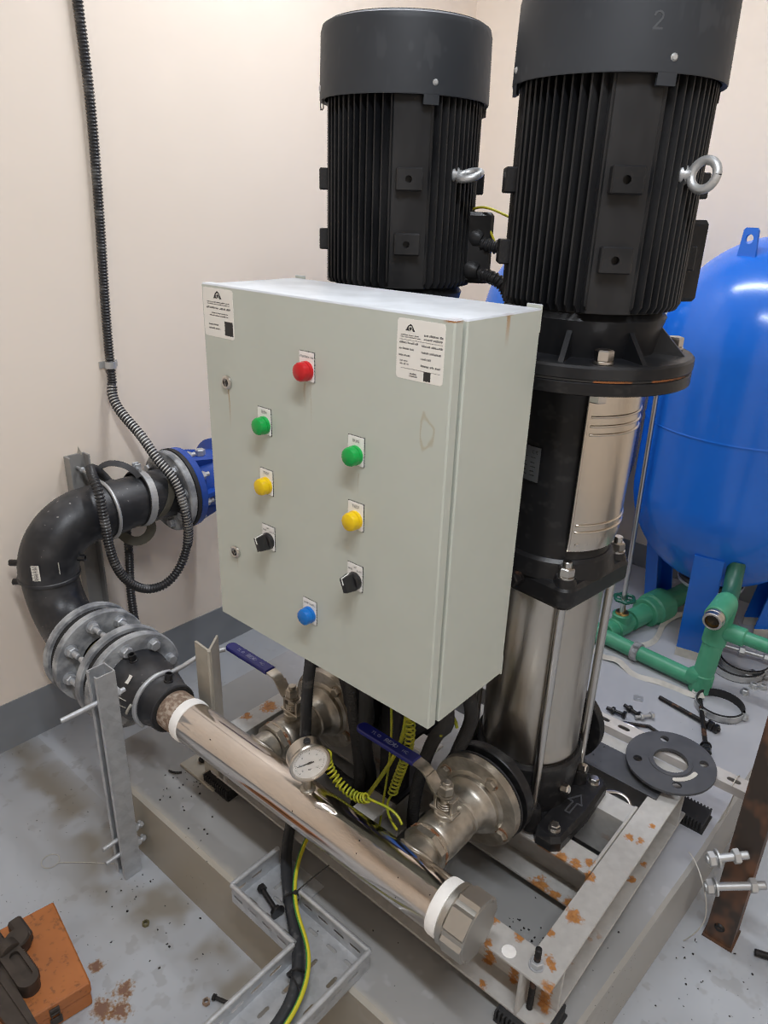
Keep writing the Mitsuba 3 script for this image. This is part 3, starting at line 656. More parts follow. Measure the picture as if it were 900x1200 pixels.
# ------------------------------------------------------------------ base frame of painted channels, open side outward
fr = thing('base_frame', 'rust spotted grey steel channel frame carrying the two pumps on the concrete plinth', 'frame')
FB, FT = FRAME - 0.110, FRAME
def channel(axis, a, b, edge, out, w=0.055, t=0.006, name='channel'):
    """channel along x or y from a to b; outer lip at edge, lips pointing in direction out (+1, -1)"""
    i0, i1 = edge - out * w, edge
    lo, hi = min(i0, i1), max(i0, i1)
    wl, wh = (i0, i0 + t) if out > 0 else (i0 - t, i0)
    ms = []
    for z0, z1, l, h in ((FT - t, FT, lo, hi), (FB, FB + t, lo, hi), (FB, FT, wl, wh)):
        ms.append(box(a, b, l, h, z0, z1, 0.001) if axis == 'x' else box(l, h, a, b, z0, z1, 0.001))
    return obj(name, ms, 'm_frame', fr, False)
channel('y', 0.055, 0.700, 0.726, 1)                               # right
channel('y', 0.055, 0.700, -0.163, -1)                             # left
channel('x', -0.163, 0.726, 0.055, -1)                             # front
channel('x', -0.163, 0.726, 0.700, 1)                              # rear
channel('x', -0.108, 0.668, 0.302, -1, name='cross_member')
channel('x', -0.108, 0.668, 0.525, 1, name='cross_member')
channel('y', 0.11, 0.59, 0.286, 1, name='cross_member')
obj('end_plate', box(0.664, 0.670, 0.302, 0.525, FB + 0.01, FT + 0.004, 0.001), 'm_frame', fr, False)
for x, y in ((0.687, 0.080), (-0.13, 0.080), (-0.13, 0.66)):
    a = obj('anchor_bolt', stud((x, y, FB - 0.02), (x, y, FT + 0.040), 0.0058, (), 0.02), 'm_blackrust', fr, True)
    obj('nut', cat(hexn((x, y, FT + 0.003), (0, 0, 1), 0.019, 0.011), cyl((x, y, FT), (x, y, FT + 0.003), 0.0125, 20)), 'm_galv', a, False)
obj('plug', lathe([(0, 0.0016), (0.010, 0.0012), (0.0125, 0)], (0.640, 0.072, FT), (0, 0, 1), 20), 'm_white', fr, label='white round plug')
for k, (x, y, nm) in enumerate(((0.690, 0.085, 'ribbed black rubber pad under the near right corner of the frame'), (-0.125, 0.085, 'ribbed black rubber pad under the near left corner of the frame'), (0.736, 0.728, 'ribbed black rubber pad under the far right corner of the frame'), (-0.125, 0.66, 'ribbed black rubber pad under the far left corner of the frame'))):
    hy = 0.034 if k == 2 else 0.046; hx = 0.034 if k == 2 else 0.046; zt = FB
    ms = [box(x - hx, x + hx, y - hy, y + hy, PLINTH, PLINTH + 0.004), box(x - hx + 0.004, x + hx - 0.004, y - hy + 0.006, y + hy - 0.006, PLINTH + 0.003, zt)]
    for q in np.arange(-hx + 0.002, hx, 0.0075):
        ms.append(box(x + q - 0.0019, x + q + 0.0019, y - hy, y + hy, PLINTH, zt, 0.0005))
    one('rubber_pad', ms, 'm_rubber', nm, 'pad', smooth=False)

# ------------------------------------------------------------------ header pipe and its valves
HY = lambda x: -0.006 + 0.0135 * (x - 0.22)
HZ = -0.32
HD = unit(A(1, 0.0135, 0)); HP = lambda x: A(x, HY(x), HZ)
hd = thing('header_pipe', 'polished stainless header pipe lying across the front of the pump set', 'pipe')
obj('pipe', lathe([(0.043, 0), (0.0452, 0.001), (0.0452, 0.701), (0.043, 0.702), (0.041, 0.702), (0.041, 0), (0.043, 0)], HP(-0.130), HD, 64), 'm_polished', hd)
for x, nm in ((-0.139, 'white thread tape at the left end'), (0.545, 'white thread tape under the end cap')):
    obj('thread_tape', lathe([(0.0440, 0), (0.0470, 0.002), (0.0482, 0.007), (0.0482, 0.018), (0.0468, 0.024), (0.0440, 0.026)], HP(x), HD, 48), 'm_ptfe', hd, label=nm)
for x in (X1, X2):
    br = obj('branch', lathe([(0, 0.0), (0.0340, 0.0), (0.0340, 0.062), (0.0335, 0.066), (0.030, 0.068), (0, 0.068)], (x, HY(x), HZ), (0, 1, 0), 40), 'm_valve', hd)
    th = np.linspace(0, 2 * np.pi, 49)
    obj('weld_bead', tube(np.stack([x + 0.0355 * np.cos(th), HY(x) + np.sqrt(0.0462 ** 2 - (0.0355 * np.sin(th)) ** 2), HZ + 0.0355 * np.sin(th)], 1), 0.0042, 8, False), 'm_valve', br, True)
obj('gauge_socket', lathe([(0.015, 0.036), (0.0145, 0.047), (0.0105, 0.049), (0.0085, 0.049), (0.0085, 0.075), (0, 0.075)], HP(0.238), (0, 0, 1), 20), 'm_valve', hd)
cp = obj('end_cap', lathe([(0.0478, 0), (0.0515, 0.003), (0.0515, 0.012), (0.0490, 0.014), (0.0490, 0.050), (0.0465, 0.0525), (0, 0.0525)], HP(0.567), HD, 64), 'm_cap', hd, 40, label='stainless screw cap with flat facets at the right end')
for k in range(6):
    a = math.radians(15 + 60 * k); x_, y_, z_ = basis(HD); r = math.cos(a) * x_ + math.sin(a) * y_; tg = np.cross(HD, r)
    q = [HP(0.567) + HD * h + r * rr + tg * w for h in (0.015, 0.052) for rr, ww in ((0.0440, 0.021), (0.0520, 0.017)) for w in (-ww, ww)]
    obj('facet', hull(q), 'm_cap', cp, False)
nip = one('steel_nipple', lathe([(0.038, 0), (0.044, 0), (0.0447, 0.002), (0.0447, 0.064), (0.038, 0.064)], HP(-0.200), HD, 48), 'm_nipple', 'rough brown rusty pipe nipple between the black reducer and the header pipe', 'pipe nipple')

def valve(x, label):
    v = thing('ball_valve', label, 'valve')
    o = lambda y, dz=0.0: A(x, y, HZ + dz)
    obj('body', lathe([(0, 0), (0.0385, 0), (0.0405, 0.003), (0.0425, 0.012), (0.0425, 0.070), (0.0405, 0.074), (0.0405, 0.080), (0.0365, 0.084), (0, 0.084)], o(0.084), (0, 1, 0), 48), 'm_valve', v)
    obj('end_hexagon', cat(prism(Polygon([(0.0445 * math.cos(a), 0.0445 * math.sin(a)) for a in np.arange(8) * math.pi / 4 + 0.39]), 0.012, along(o(0.060), (0, 1, 0))), cyl(o(0.072), o(0.085), 0.0395, 40)), 'm_valve', v, 30)
    rr = obj('rusty_ring', ring(o(0.0725), (0, 1, 0), 0.036, 0.0432, 0.0065, 40, 0.001), 'm_rustring', v)
    for k in range(9):
        a = math.radians(15 + k * 20); obj('dimple', lathe([(0, 0.0016), (0.0014, 0.001), (0.002, 0)], o(0.0757) + 0.0430 * A(math.cos(a), 0, math.sin(a)), (math.cos(a), 0, math.sin(a)), 8), 'm_rustring', rr)
    obj('screw', hexn(o(0.096) + 0.0415 * A(0.25, 0, 0.968), (0.25, 0, 0.968), 0.006, 0.004), 'm_valve', v, False)
    st = obj('stem', cat(cyl(o(0.120, 0.038), o(0.120, 0.052), 0.019, 28, 0.002), box(x - 0.026, x + 0.026, 0.120 - 0.012, 0.120 + 0.012, HZ + 0.050, HZ + 0.056, 0.001), cyl(o(0.120, 0.05), o(0.120, 0.082), 0.010, 20)), 'm_valve', v, 30)
    for h in (0.060, 0.065, 0.070): obj('spring_washer', ring(o(0.120, h), (0, 0, 1), 0.009, 0.0145, 0.0032, 24, 0.0008), 'm_valve', st)
    for s in (-1, 1): obj('stop_lug', box(x + s * 0.018 - 0.003, x + s * 0.018 + 0.003, 0.112, 0.128, HZ + 0.050, HZ + 0.084, 0.001), 'm_valve', st, False)
    obj('stem_nut', cat(hexn(o(0.120, 0.090), (0, 0, 1), 0.024, 0.020), cyl(o(0.120, 0.088), o(0.120, 0.0905), 0.015, 24), cyl(o(0.120, 0.108), o(0.120, 0.116), 0.008, 16, 0.001)), 'm_valve', v, 30)
    lz = HZ + 0.084
    lv = obj('lever', ribbon([(x + 0.018, 0.120, lz), (x - 0.010, 0.120, lz), (x - 0.022, 0.120, lz + 0.004), (x - 0.040, 0.120, lz + 0.026), (x - 0.050, 0.120, lz + 0.033), (x - 0.075, 0.120, lz + 0.036), (x - 0.19, 0.120, lz + 0.036)], 0.024, 0.0035, (0, 0, 1), 0.006), 'm_valve', v, 20)
    obj('locking_clip', ribbon([(x - 0.014, 0.120, lz + 0.004), (x - 0.026, 0.120, lz + 0.014), (x - 0.036, 0.120, lz + 0.027)], 0.026, 0.002, (0, 0, 1), 0.004), 'm_valve', lv, 20)
    gp = unary_union([sbox(-0.130, -0.0135, 0.0, 0.0135), Point(-0.130, 0).buffer(0.0135)])
    gm = hull(np.vstack([np.c_[np.array(gp.buffer(-q).exterior.coords), np.full(len(gp.buffer(-q).exterior.coords), z)] for q, z in ((0.002, -0.0055), (0, -0.003), (0, 0.002), (0.002, 0.0045))]))
    gm.apply_translation((x - 0.068, 0.120, lz + 0.036)); g = obj('grip', gm, 'm_grip', v, 35, label='blue plastic grip')
    tx = []
    for s, h, u in (('TL', 0.0075, -0.110), ('REX', 0.0095, -0.077), ('NC', 0.0065, -0.034)):
        t = text_mesh(s, h, 0.0004, bold=(s == 'REX')); t.apply_translation((u, -h / 2, 0)); tx.append(t)
    tx.append(ring((-0.050, 0.000, 0), (0, 0, 1), 0.0028, 0.0040, 0.0004, 20)); tx.append(ring((-0.091, 0.000, 0), (0, 0, 1), 0.0024, 0.0036, 0.0004, 20))
    tm = cat(tx); tm.apply_transform(M((x - 0.068, 0.120, lz + 0.0405), (1, 0, 0), (0, 1, 0))); obj('lettering', tm, 'm_griptext', g, False)
    f = thing('pipe_flange', label.split(' ball')[0].replace('left', 'left round').replace('right', 'right round') + ' flange bolted to the pump port behind its ball valve', 'flange')
    obj('disc', lathe([(0, 0), (0.038, 0), (0.0415, 0.003), (0.0425, 0.022), (0.049, 0.031), (0.0575, 0.035), (0.0590, 0.037), (0.0590, 0.0455), (0.0645, 0.0475), (0.066, 0.0490), (0.091, 0.0490), (0.0925, 0.050), (0.0925, 0.067), (0.091, 0.0685), (0, 0.0685)], o(0.1675), (0, 1, 0), 64), 'm_valve', f)
    obj('gasket', lathe([(0, 0), (0.094, 0), (0.094, 0.0035), (0, 0.0035)], o(0.2365), (0, 1, 0), 48), 'm_rubber', f)
    for k in range(4):
        a = math.radians(-28 + 90 * k); q = o(0.2165) + 0.0755 * A(math.cos(a), 0, math.sin(a))
        obj('bolt_hole', ring(q - A(0, 0.0002, 0), (0, -1, 0), 0.0085, 0.0135, 0.0012, 20), 'm_rustring', f)
        obj('bolt', hexn(q, (0, -1, 0), 0.019, 0.010, rot=20 * k), 'm_valve', f, False)
valve(X1, 'left stainless ball valve with blue lever in front of the left pump')
valve(X2, 'right stainless ball valve with blue lever in front of the right pump')

# pressure gauge
GD = unit(A(0.90, -0.42, 0.06)); GC = A(0.2385, HY(0.238), -0.2055); GS = 1.15
g = thing('pressure_gauge', 'small round stainless pressure gauge standing on the header pipe', 'gauge')
obj('case', lathe([(0, -0.020), (0.033, -0.020), (0.0362, -0.016), (0.0362, 0.010), (0.0382, 0.011), (0.0388, 0.0145), (0.0370, 0.0168), (0.0338, 0.0168), (0.0332, 0.0115), (0, 0.0115)], GC, GD, 48), 'm_nickel', g)
gx = unit(np.cross([0, 0, 1.0], GD)); gy = np.cross(GD, gx)
dl = obj('dial', lathe([(0, 0), (0.0330, 0), (0.0330, 0.0004), (0, 0.0004)], GC + GD * 0.0116, GD, 40), 'm_plate', g)
ms = []
for k in range(31):
    a = math.radians(225 - 9 * k); e = math.cos(a) * gx + math.sin(a) * gy; l = 0.004 if k % 5 == 0 else 0.002
    ms.append(tube([GC + GD * 0.0122 + e * (0.0285 - l), GC + GD * 0.0122 + e * 0.0285], 0.00035, 4))
for k in range(7):
    a = math.radians(225 - 45 * k); e = math.cos(a) * gx + math.sin(a) * gy; t = text_mesh(str(2 * k), 0.0034, 0.0002); c_ = t.bounds.mean(0)
    t.apply_translation((-c_[0], -c_[1], 0)); t.apply_transform(M(GC + GD * 0.0121 + e * 0.0195, gx, gy)); ms.append(t)
t = text_mesh('bar', 0.0036, 0.0002); c_ = t.bounds.mean(0); t.apply_translation((-c_[0], -c_[1], 0)); t.apply_transform(M(GC + GD * 0.0121 - gy * 0.014, gx, gy)); ms.append(t)
obj('scale', ms, 'm_ink', dl, False)
nd = Polygon([(-0.024, -0.0003), (-0.006, -0.0009), (0, -0.0026), (0.006, -0.001), (0.008, -0.0016), (0.008, 0.0016), (0.006, 0.001), (0, 0.0026), (-0.006, 0.0009), (-0.024, 0.0003)])
obj('needle', prism(nd, 0.0005, M(GC + GD * 0.0130, gx * 0.98 + gy * 0.1, gy)), 'm_ink', g, False)
obj('window', lathe([(0, 0.0148), (0.0336, 0.0148)], GC, GD, 32), mat('m_glass', {'type': 'thindielectric'}, False), g, True)
obj('filler_plug', cyl(GC + A(0, 0, 0.034) - GD * 0.003, GC + A(0, 0, 0.041) - GD * 0.003, 0.0065, 20, 0.0012), 'm_rubber', g)
obj('connector', cat(hexn(GC + A(0, 0, -0.0495), (0, 0, 1), 0.014, 0.012), cyl(GC + A(0, 0, -0.040), GC + A(0, 0, -0.033), 0.008, 18)), 'm_nickel', g, 30)

# ------------------------------------------------------------------ black plastic pipework on the left
PX, PZ, PR = -0.715, -0.05, 0.070
fa = lambda x: A(x, -0.012, HZ)
rd = thing('pipe_reducer', 'black plastic electrofusion reducer joining the grey flanges to the header pipe', 'pipe fitting')
obj('body', lathe([(0.044, 0), (0.0535, 0), (0.0560, 0.002), (0.0575, 0.030), (0.0600, 0.036), (0.0640, 0.050), (0.0735, 0.085), (0.0760, 0.100), (0.0760, 0.128), (0.080, 0.138), (0.080, 0.148), (0.044, 0.148)], fa(-0.186), (-1, 0, 0), 64), 'm_pe', rd)
obj('mouth_seal', lathe([(0.0445, -0.002), (0.0530, -0.002), (0.0530, 0.003), (0.0445, 0.003)], fa(-0.186), (-1, 0, 0), 48), 'm_rubber', rd)
def on_reducer(x, az, r): return fa(x) + r * A(0, math.cos(math.radians(az)), math.sin(math.radians(az)))
for x, az, r in ((-0.212, 80, 0.056), (-0.312, 100, 0.074)):
    o = on_reducer(x, az, r); d = A(0, math.cos(math.radians(az)), math.sin(math.radians(az)))
    obj('fusion_terminal', lathe([(0.011, -0.004), (0.010, 0.004), (0.0085, 0.005), (0.0085, 0.020), (0.006, 0.020), (0.006, 0.008), (0, 0.008)], o, d, 20), 'm_black', rd)
q = on_reducer(-0.285, 130, 0.0738); d = unit(A(0.1, math.cos(math.radians(130)), math.sin(math.radians(130))))
obj('label_sticker', prism(sbox(-0.010, -0.014, 0.010, 0.014), 0.0008, M(q + d * 0.001, np.cross(d, [1, 0.0, 0.2]), (1, 0, 0.2))), 'm_sticker', rd, False)
for dz in (0, 14):
    p_ = [on_reducer(x, 178 - dz, r + 0.001) for x, r in ((-0.322, 0.0762), (-0.29, 0.0762), (-0.262, 0.070))]
    obj('white_scratch', tube(p_, 0.0012, 6), 'm_tape', rd, True)
obj('white_scratch', tube([on_reducer(-0.262 + 0.004 * k, 190 - 6 * k, 0.0715 - 0.0012 * k) for k in range(5)], 0.0035, 6), 'm_tape', rd, True)

def flange_ring(x, label, group=None, r=0.119, t=0.020, r0=0.072, heads=None, tails=None, axis=(1, 0, 0), o=None, name='backing_flange', m='m_ring', rot=11):
    f = thing(name, label, 'flange', group)
    o = fa(x) if o is None else A(*o); d = unit(axis)
    obj('ring', ring(o, d, r0, r, t, 64, 0.003), m, f, 40)
    x_, y_, _ = basis(d)
    for k in range(8):
        a = math.radians(rot + 45 * k); q = o + 0.0925 * r / 0.119 * (math.cos(a) * x_ + math.sin(a) * y_)
        if heads:
            b = obj('bolt', cat(hexn(q + d * (t + 0.0025), d, 0.023, 0.012, rot=17 * k), cyl(q + d * t, q + d * (t + 0.003), 0.0155, 20)), 'm_galv', f, 30)
        if tails:
            s = d if tails > 0 else -d; b0 = q + d * t if tails > 0 else q
            b = obj('bolt', stud(b0 - s * 0.004, b0 + s * 0.038, 0.0072, (), pitch=0.004), 'm_galv', f, True)
            obj('nut', cat(hexn(b0 + s * 0.0025, s, 0.0235, 0.0135, rot=23 * k), cyl(b0, b0 + s * 0.003, 0.0155, 20)), 'm_galv', b, 30)
    return f
flange_ring(-0.355, 'grey backing flange with bolt heads, first from the black reducer', r0=0.0765, heads=True)
flange_ring(-0.397, 'grey backing flange, second from the black reducer', r0=0.054, tails=-1)
one('flange_gasket', ring(fa(-0.377), (1, 0, 0), 0.05, 0.108, 0.022, 48), 'm_rubber', 'black gasket between the first and second grey flanges from the reducer', 'gasket')
one('spool_pipe', lathe([(0.05, 0), (0.0540, 0), (0.0540, 0.072), (0.05, 0.072)], fa(-0.477), (1, 0, 0), 48), 'm_olive', 'short olive brown pipe piece between the two pairs of grey flanges', 'pipe')
flange_ring(-0.503, 'grey backing flange with nuts and bolt tails, third from the black reducer', r0=0.054, tails=1)
flange_ring(-0.548, 'grey backing flange farthest from the black reducer, against the lower elbow', r0=0.0715)
one('flange_gasket', ring(fa(-0.528), (1, 0, 0), 0.05, 0.108, 0.0245, 48), 'm_rubber', 'black gasket between the third and fourth grey flanges from the reducer', 'gasket')
BR = 0.140
lo_arc = arcpts((PX + BR, -0.012, HZ + BR), (0, 0, -1), (-1, 0, 0), BR, 0, 90, 30)
el = thing('pipe_elbow', 'lower black plastic elbow turning up from the grey flanges', 'pipe elbow')
obj('bend', tube(np.vstack([[fa(-0.530)], lo_arc, [(PX, -0.012, HZ + BR + 0.012)]]), PR - 0.001, 40), 'm_pe', el, 40)
br2 = 0.125
up_arc = arcpts((PX, -0.012 + br2, PZ - br2), (0, -1, 0), (0, 0, 1), br2, 0, 90, 30)
eu = thing('pipe_elbow', 'upper black plastic elbow turning from the riser towards the blue valve', 'pipe elbow')
obj('bend', tube(np.vstack([[(PX, -0.012, HZ + BR + 0.0)], up_arc, [(PX, 0.20, PZ)]]), PR + 0.0035, 40), 'm_pe', eu, 40)
obj('socket_rim', ring((PX, -0.012, HZ + BR - 0.004), (0, 0, 1), PR - 0.002, PR + 0.006, 0.01, 48, 0.002), 'm_pe', eu)
def on_riser(az, z, r): return A(PX + r * math.cos(math.radians(az)), -0.012 + r * math.sin(math.radians(az)), z)
for az, z in ((-140, -0.150), (-140, -0.205), (42, -0.130)):
    d = A(math.cos(math.radians(az)), math.sin(math.radians(az)), 0)
    obj('fusion_terminal', lathe([(0.010, -0.004), (0.0085, 0.003), (0.0085, 0.024), (0.006, 0.024), (0.006, 0.01), (0, 0.01)], on_riser(az, z, 0.0735), d, 16), 'm_black', eu)
n_ = A(math.cos(math.radians(-40)), math.sin(math.radians(-40)), 0); tt = np.cross([0, 0, 1.0], n_)
bc = obj('barcode_sticker', lathe([(0.0738, -0.020), (0.0744, -0.020), (0.0744, 0.022), (0.0738, 0.022)], (PX, -0.012, -0.140), (0, 0, 1), 8, -54, -39), 'm_sticker', eu)
rng = np.random.RandomState(3)
obj('bars', [lathe([(0.0743, z), (0.0747, z), (0.0747, z + h), (0.0743, z + h)], (PX, -0.012, -0.140), (0, 0, 1), 4, -53 + 3 * (k % 3), -44 + 2 * (k % 2)) for k, (z, h) in enumerate([(-0.018 + 0.0024 * i, 0.0008 + 0.0008 * rng.rand()) for i in range(16)])], 'm_ink', bc, False)
obj('white_scratch', tube([on_riser(-4, -0.118 - 0.008 * k, 0.0745) for k in range(5)], 0.0012, 6), 'm_tape', eu, True)
obj('white_scratch', tube([(PX + 0.064, 0.085 + 0.006 * k, PZ + 0.020 - 0.006 * k) for k in range(4)], 0.0015, 6), 'm_tape', eu, True)
one('plastic_pipe', tube([(PX, 0.195, PZ), (PX, 0.26, PZ), (PX, 0.37, PZ)], PR, 40), 'm_pe', 'black plastic pipe between the upper elbow and the grey flange at the blue valve', 'pipe')
flange_ring(0, 'upright grey backing flange at the blue valve beside the wall', o=(PX, 0.350, PZ), axis=(0, 1, 0), r=0.117, t=0.022, r0=0.0715, heads=None)
for k in range(8):
    a = math.radians(11 + 45 * k); q = A(PX + 0.091 * math.cos(a), 0.350, PZ + 0.091 * math.sin(a))
    key = [k_ for k_ in labels if k_.startswith('backing_flange')][-1]
    obj('bolt', cat(hexn(q - A(0, 0.003, 0), (0, -1, 0), 0.022, 0.012, rot=10 * k), cyl(q, q - A(0, 0.0032, 0), 0.015, 20)), 'm_galv', key, 30)
one('flange_gasket', ring((PX, 0.372, PZ), (0, 1, 0), 0.05, 0.119, 0.012, 48), 'm_rubber', 'black gasket between the upright grey flange and the blue valve', 'gasket')
bv = thing('check_valve', 'blue cast valve bolted to the upright grey flange, half hidden by the cabinet', 'valve')
obj('body', lathe([(0, 0), (0.114, 0), (0.117, 0.003), (0.117, 0.022), (0.113, 0.025), (0.086, 0.030), (0.080, 0.05), (0.082, 0.09), (0.088, 0.13), (0.113, 0.138), (0.117, 0.14), (0.117, 0.16), (0, 0.16)], (PX, 0.384, PZ), (0, 1, 0), 64), 'm_valveblue', bv)
for k in range(6):
    a = math.radians(0 + 60 * k); o = A(PX, 0.41, PZ); r = A(math.cos(a), 0, math.sin(a)); tg = A(-math.sin(a), 0, math.cos(a))
    obj('stiffening_rib', hull([o + A(0, y, 0) + r * rr + tg * w for y, rr in ((0, 0.075), (0, 0.112), (0.03, 0.098), (0.09, 0.092), (0.10, 0.075)) for w in (-0.006, 0.006)]), 'm_valveblue', bv, False)
for k in range(8):
    a = math.radians(33 + 45 * k); q = A(PX + 0.099 * math.cos(a), 0.408, PZ + 0.099 * math.sin(a))
    obj('bolt', cat(hexn(q, (0, 1, 0), 0.022, 0.014), cyl(q, q + A(0, 0.028, 0), 0.0068, 12)), 'm_galv', bv, 30)
obj('top_plug', hexn((PX, 0.47, PZ + 0.08), (0, 0, 1), 0.026, 0.02), 'm_galv', bv, False)

# supports and clamps of the plastic pipe
ws = thing('wall_support', 'grey painted steel channel standing against the left wall behind the black pipe', 'support')
obj('channel', cat(box(-0.846, -0.840, 0.128, 0.186, FLOOR, 0.075), box(-0.840, -0.815, 0.128, 0.133, FLOOR, 0.075), box(-0.840, -0.815, 0.181, 0.186, FLOOR, 0.075)), mat('m_support', {'type': 'principled', 'base_color': {'type': 'rgb', 'value': [0.24, 0.235, 0.225]}, 'roughness': 0.45}), ws, False)
obj('torn_tab', hull([(-0.845, 0.166, 0.07), (-0.843, 0.180, 0.07), (-0.838, 0.176, 0.07), (-0.842, 0.170, 0.096)]), 'm_bracket', ws, False)
ub = thing('pipe_clamp', 'thin bright round bar clamp holding the upper elbow to the wall support', 'clamp')
obj('bar', tube(np.vstack([[(-0.838, 0.158, PZ + 0.088), (-0.77, 0.158, PZ + 0.086)], arcpts((PX, 0.158, PZ), (0, 0, 1), (1, 0, 0), 0.0785, -5, 185, 28), [(-0.77, 0.158, PZ - 0.086), (-0.838, 0.158, PZ - 0.088)]]), 0.0048, 10), 'm_zinc', ub, True)
[obj('nut', hexn((-0.815, 0.158, PZ + q), (1, 0, 0), 0.014, 0.008), 'm_galv', ub, False) for q in (0.0877, -0.0877)]
bc = thing('band_clamp', 'galvanised band clamp with a screw on top around the black pipe before the grey flange', 'clamp')
tl = unit(A(0.0, 1.0, -0.13)); cx_ = A(1, 0, 0); cz_ = np.cross(cx_, tl)
pts = arcpts((PX, 0.262, PZ + 0.004), cx_, cz_, 0.0765, -75, 255, 48)
def band(pts, w, t, c0):
    pts = np.asarray(pts); up = pts - A(*c0); tg = np.gradient(pts, axis=0); 
    v, f = [], []
    for p, u in zip(pts, up):
        u = unit(u - tl * (u @ tl)); v += [p + tl * w / 2 + u * t, p - tl * w / 2 + u * t, p - tl * w / 2, p + tl * w / 2]
    for i in range(len(pts) - 1):
        for j in range(4):
            q = (j + 1) % 4; f += [[i * 4 + j, i * 4 + q, (i + 1) * 4 + q], [i * 4 + j, (i + 1) * 4 + q, (i + 1) * 4 + j]]
    m = trimesh.Trimesh(v, f, process=False); m.fix_normals(); return m
obj('band', band(pts, 0.020, 0.0022, (PX, 0.262, PZ + 0.004)), 'm_zinc', bc, False)
obj('lining', band(arcpts((PX, 0.262, PZ + 0.004), cx_, cz_, 0.0725, -80, 262, 48), 0.024, 0.004, (PX, 0.262, PZ + 0.004)), 'm_rubber', bc, False)
obj('screw', cat(hexn((PX - 0.004, 0.262, PZ + 0.096), (1, 0, 0.3), 0.013, 0.008), cyl((PX - 0.02, 0.262, PZ + 0.086), (PX + 0.018, 0.262, PZ + 0.094), 0.004, 12), box(PX - 0.006, PX + 0.0, 0.253, 0.271, PZ + 0.076, PZ + 0.108, 0.001), box(PX + 0.008, PX + 0.011, 0.253, 0.271, PZ + 0.074, PZ + 0.106, 0.001)), 'm_galv', bc, False)
sp = thing('loose_clamp', 'open dark clamp half hanging loosely behind and below the black pipe', 'clamp')
obj('upper_strip', ribbon([(-0.790, 0.185, 0.030), (-0.770, 0.198, 0.052), (-0.735, 0.215, 0.062), (-0.705, 0.238, 0.050), (-0.685, 0.250, 0.026)], 0.016, 0.003, (0.15, -0.8, 0.6), 0.006), 'm_darkrubber', sp, 20)
obj('lower_strip', ribbon([(-0.765, 0.205, -0.118), (-0.755, 0.222, -0.160), (-0.735, 0.245, -0.178), (-0.710, 0.268, -0.165), (-0.695, 0.278, -0.130), (-0.70, 0.270, -0.115)], 0.026, 0.003, (0.6, -0.5, 0.5), 0.006), 'm_strap', sp, 20)
one('rubber_strap', band(arcpts((PX, 0.310, PZ), A(1, 0.0, 0), unit(A(0, 0.50, 1.0)), 0.0715, -40, 100, 30), 0.020, 0.003, (PX, 0.310, PZ)), 'm_strap', 'dusty olive rubber strip slung diagonally over the black pipe beside the grey flange', 'strap', smooth=False)

# long U-bolt, strut post and angle bracket at the reducer
sp_ = thing('strut_post', 'galvanised slotted strut post bolted to the side of the plinth below the grey flanges', 'post')
sx, sy = -0.234, -0.158
prof = cat(box(sx - 0.0205, sx + 0.0205, sy + 0.036, sy + 0.0385, FLOOR, -0.176), box(sx + 0.018, sx + 0.0205, sy - 0.003, sy + 0.0385, FLOOR, -0.176), box(sx - 0.0205, sx - 0.018, sy - 0.003, sy + 0.0385, FLOOR, -0.176),
           box(sx + 0.010, sx + 0.0205, sy - 0.003, sy - 0.0005, FLOOR, -0.176), box(sx - 0.0205, sx - 0.010, sy - 0.003, sy - 0.0005, FLOOR, -0.176))
obj('channel', prof, 'm_galv', sp_, False)
for z, dx in ((-0.628, 0.0), (-0.668, 0.004)):
    b = obj('anchor_stud', stud((sx + dx, sy - 0.035, z - 0.002), (sx + dx + 0.002, -0.093, z + 0.004), 0.0055, (0.52,), pitch=0.004), 'm_galv', sp_, True)
    obj('nut', hexn((sx + dx, sy + 0.041, z + 0.003), (0, 1, 0), 0.019, 0.010), 'm_galv', b, False); obj('nut', hexn((sx + dx, sy + 0.056, z + 0.003), (0, 1, 0), 0.016, 0.006), 'm_galv', b, False)
ab = thing('angle_bracket', 'beige angle iron bracket standing on the plinth behind the black reducer', 'bracket')
ax_, ay_ = -0.134, 0.056
def leaf(e, t): n = unit(A(-e[1], e[0], 0)) * t; return hull([A(ax_, ay_, z) + k * A(*e, 0) + q * n for z in (PLINTH + 0.006, -0.180) for k in (0, 1) for q in (0, 1)])
obj('angle', cat(leaf((-0.058, 0.003), -0.005), leaf((-0.040, 0.054), 0.005)), 'm_bracket', ab, False)
obj('foot_plate', box(ax_ - 0.125, ax_ + 0.005, ay_ - 0.022, ay_ + 0.06, PLINTH, PLINTH + 0.007, 0.001), 'm_bracket', ab, False)
obj('foot_bolt', stud((ax_ - 0.09, ay_ + 0.02, PLINTH + 0.005), (ax_ - 0.09, ay_ + 0.02, PLINTH + 0.03), 0.005, (0.2,), 0.018), 'm_blackrust', ab, False)
ubt = thing('u_bolt', 'galvanised round bar clamp around the black reducer between the strut post and the bracket', 'clamp')
x0 = -0.236
obj('bar', tube(np.vstack([arcpts((x0, -0.012, HZ), (0, -1, 0), (0, 0, 1), 0.0655, -40, 90, 24), arcpts((x0, -0.012, HZ), (0, -1, 0), (0, 0, 1), 0.0655, 100, 122, 5), [(x0 + 0.012, 0.045, HZ + 0.066), (x0 + 0.03, 0.075, HZ + 0.086), (x0 + 0.055, 0.13, HZ + 0.09)]]), 0.0058, 10), 'm_galv', ubt, True)
obj('strut_rod', tube([(sx - 0.004, sy - 0.075, -0.252), (sx, sy, -0.248), (sx + 0.004, sy + 0.062, -0.244)], 0.0058, 10), 'm_galv', ubt, True)
obj('nut', cat(hexn((sx, sy + 0.040, -0.245), (0, 1, 0), 0.02, 0.012)), 'm_galv', ubt, False)

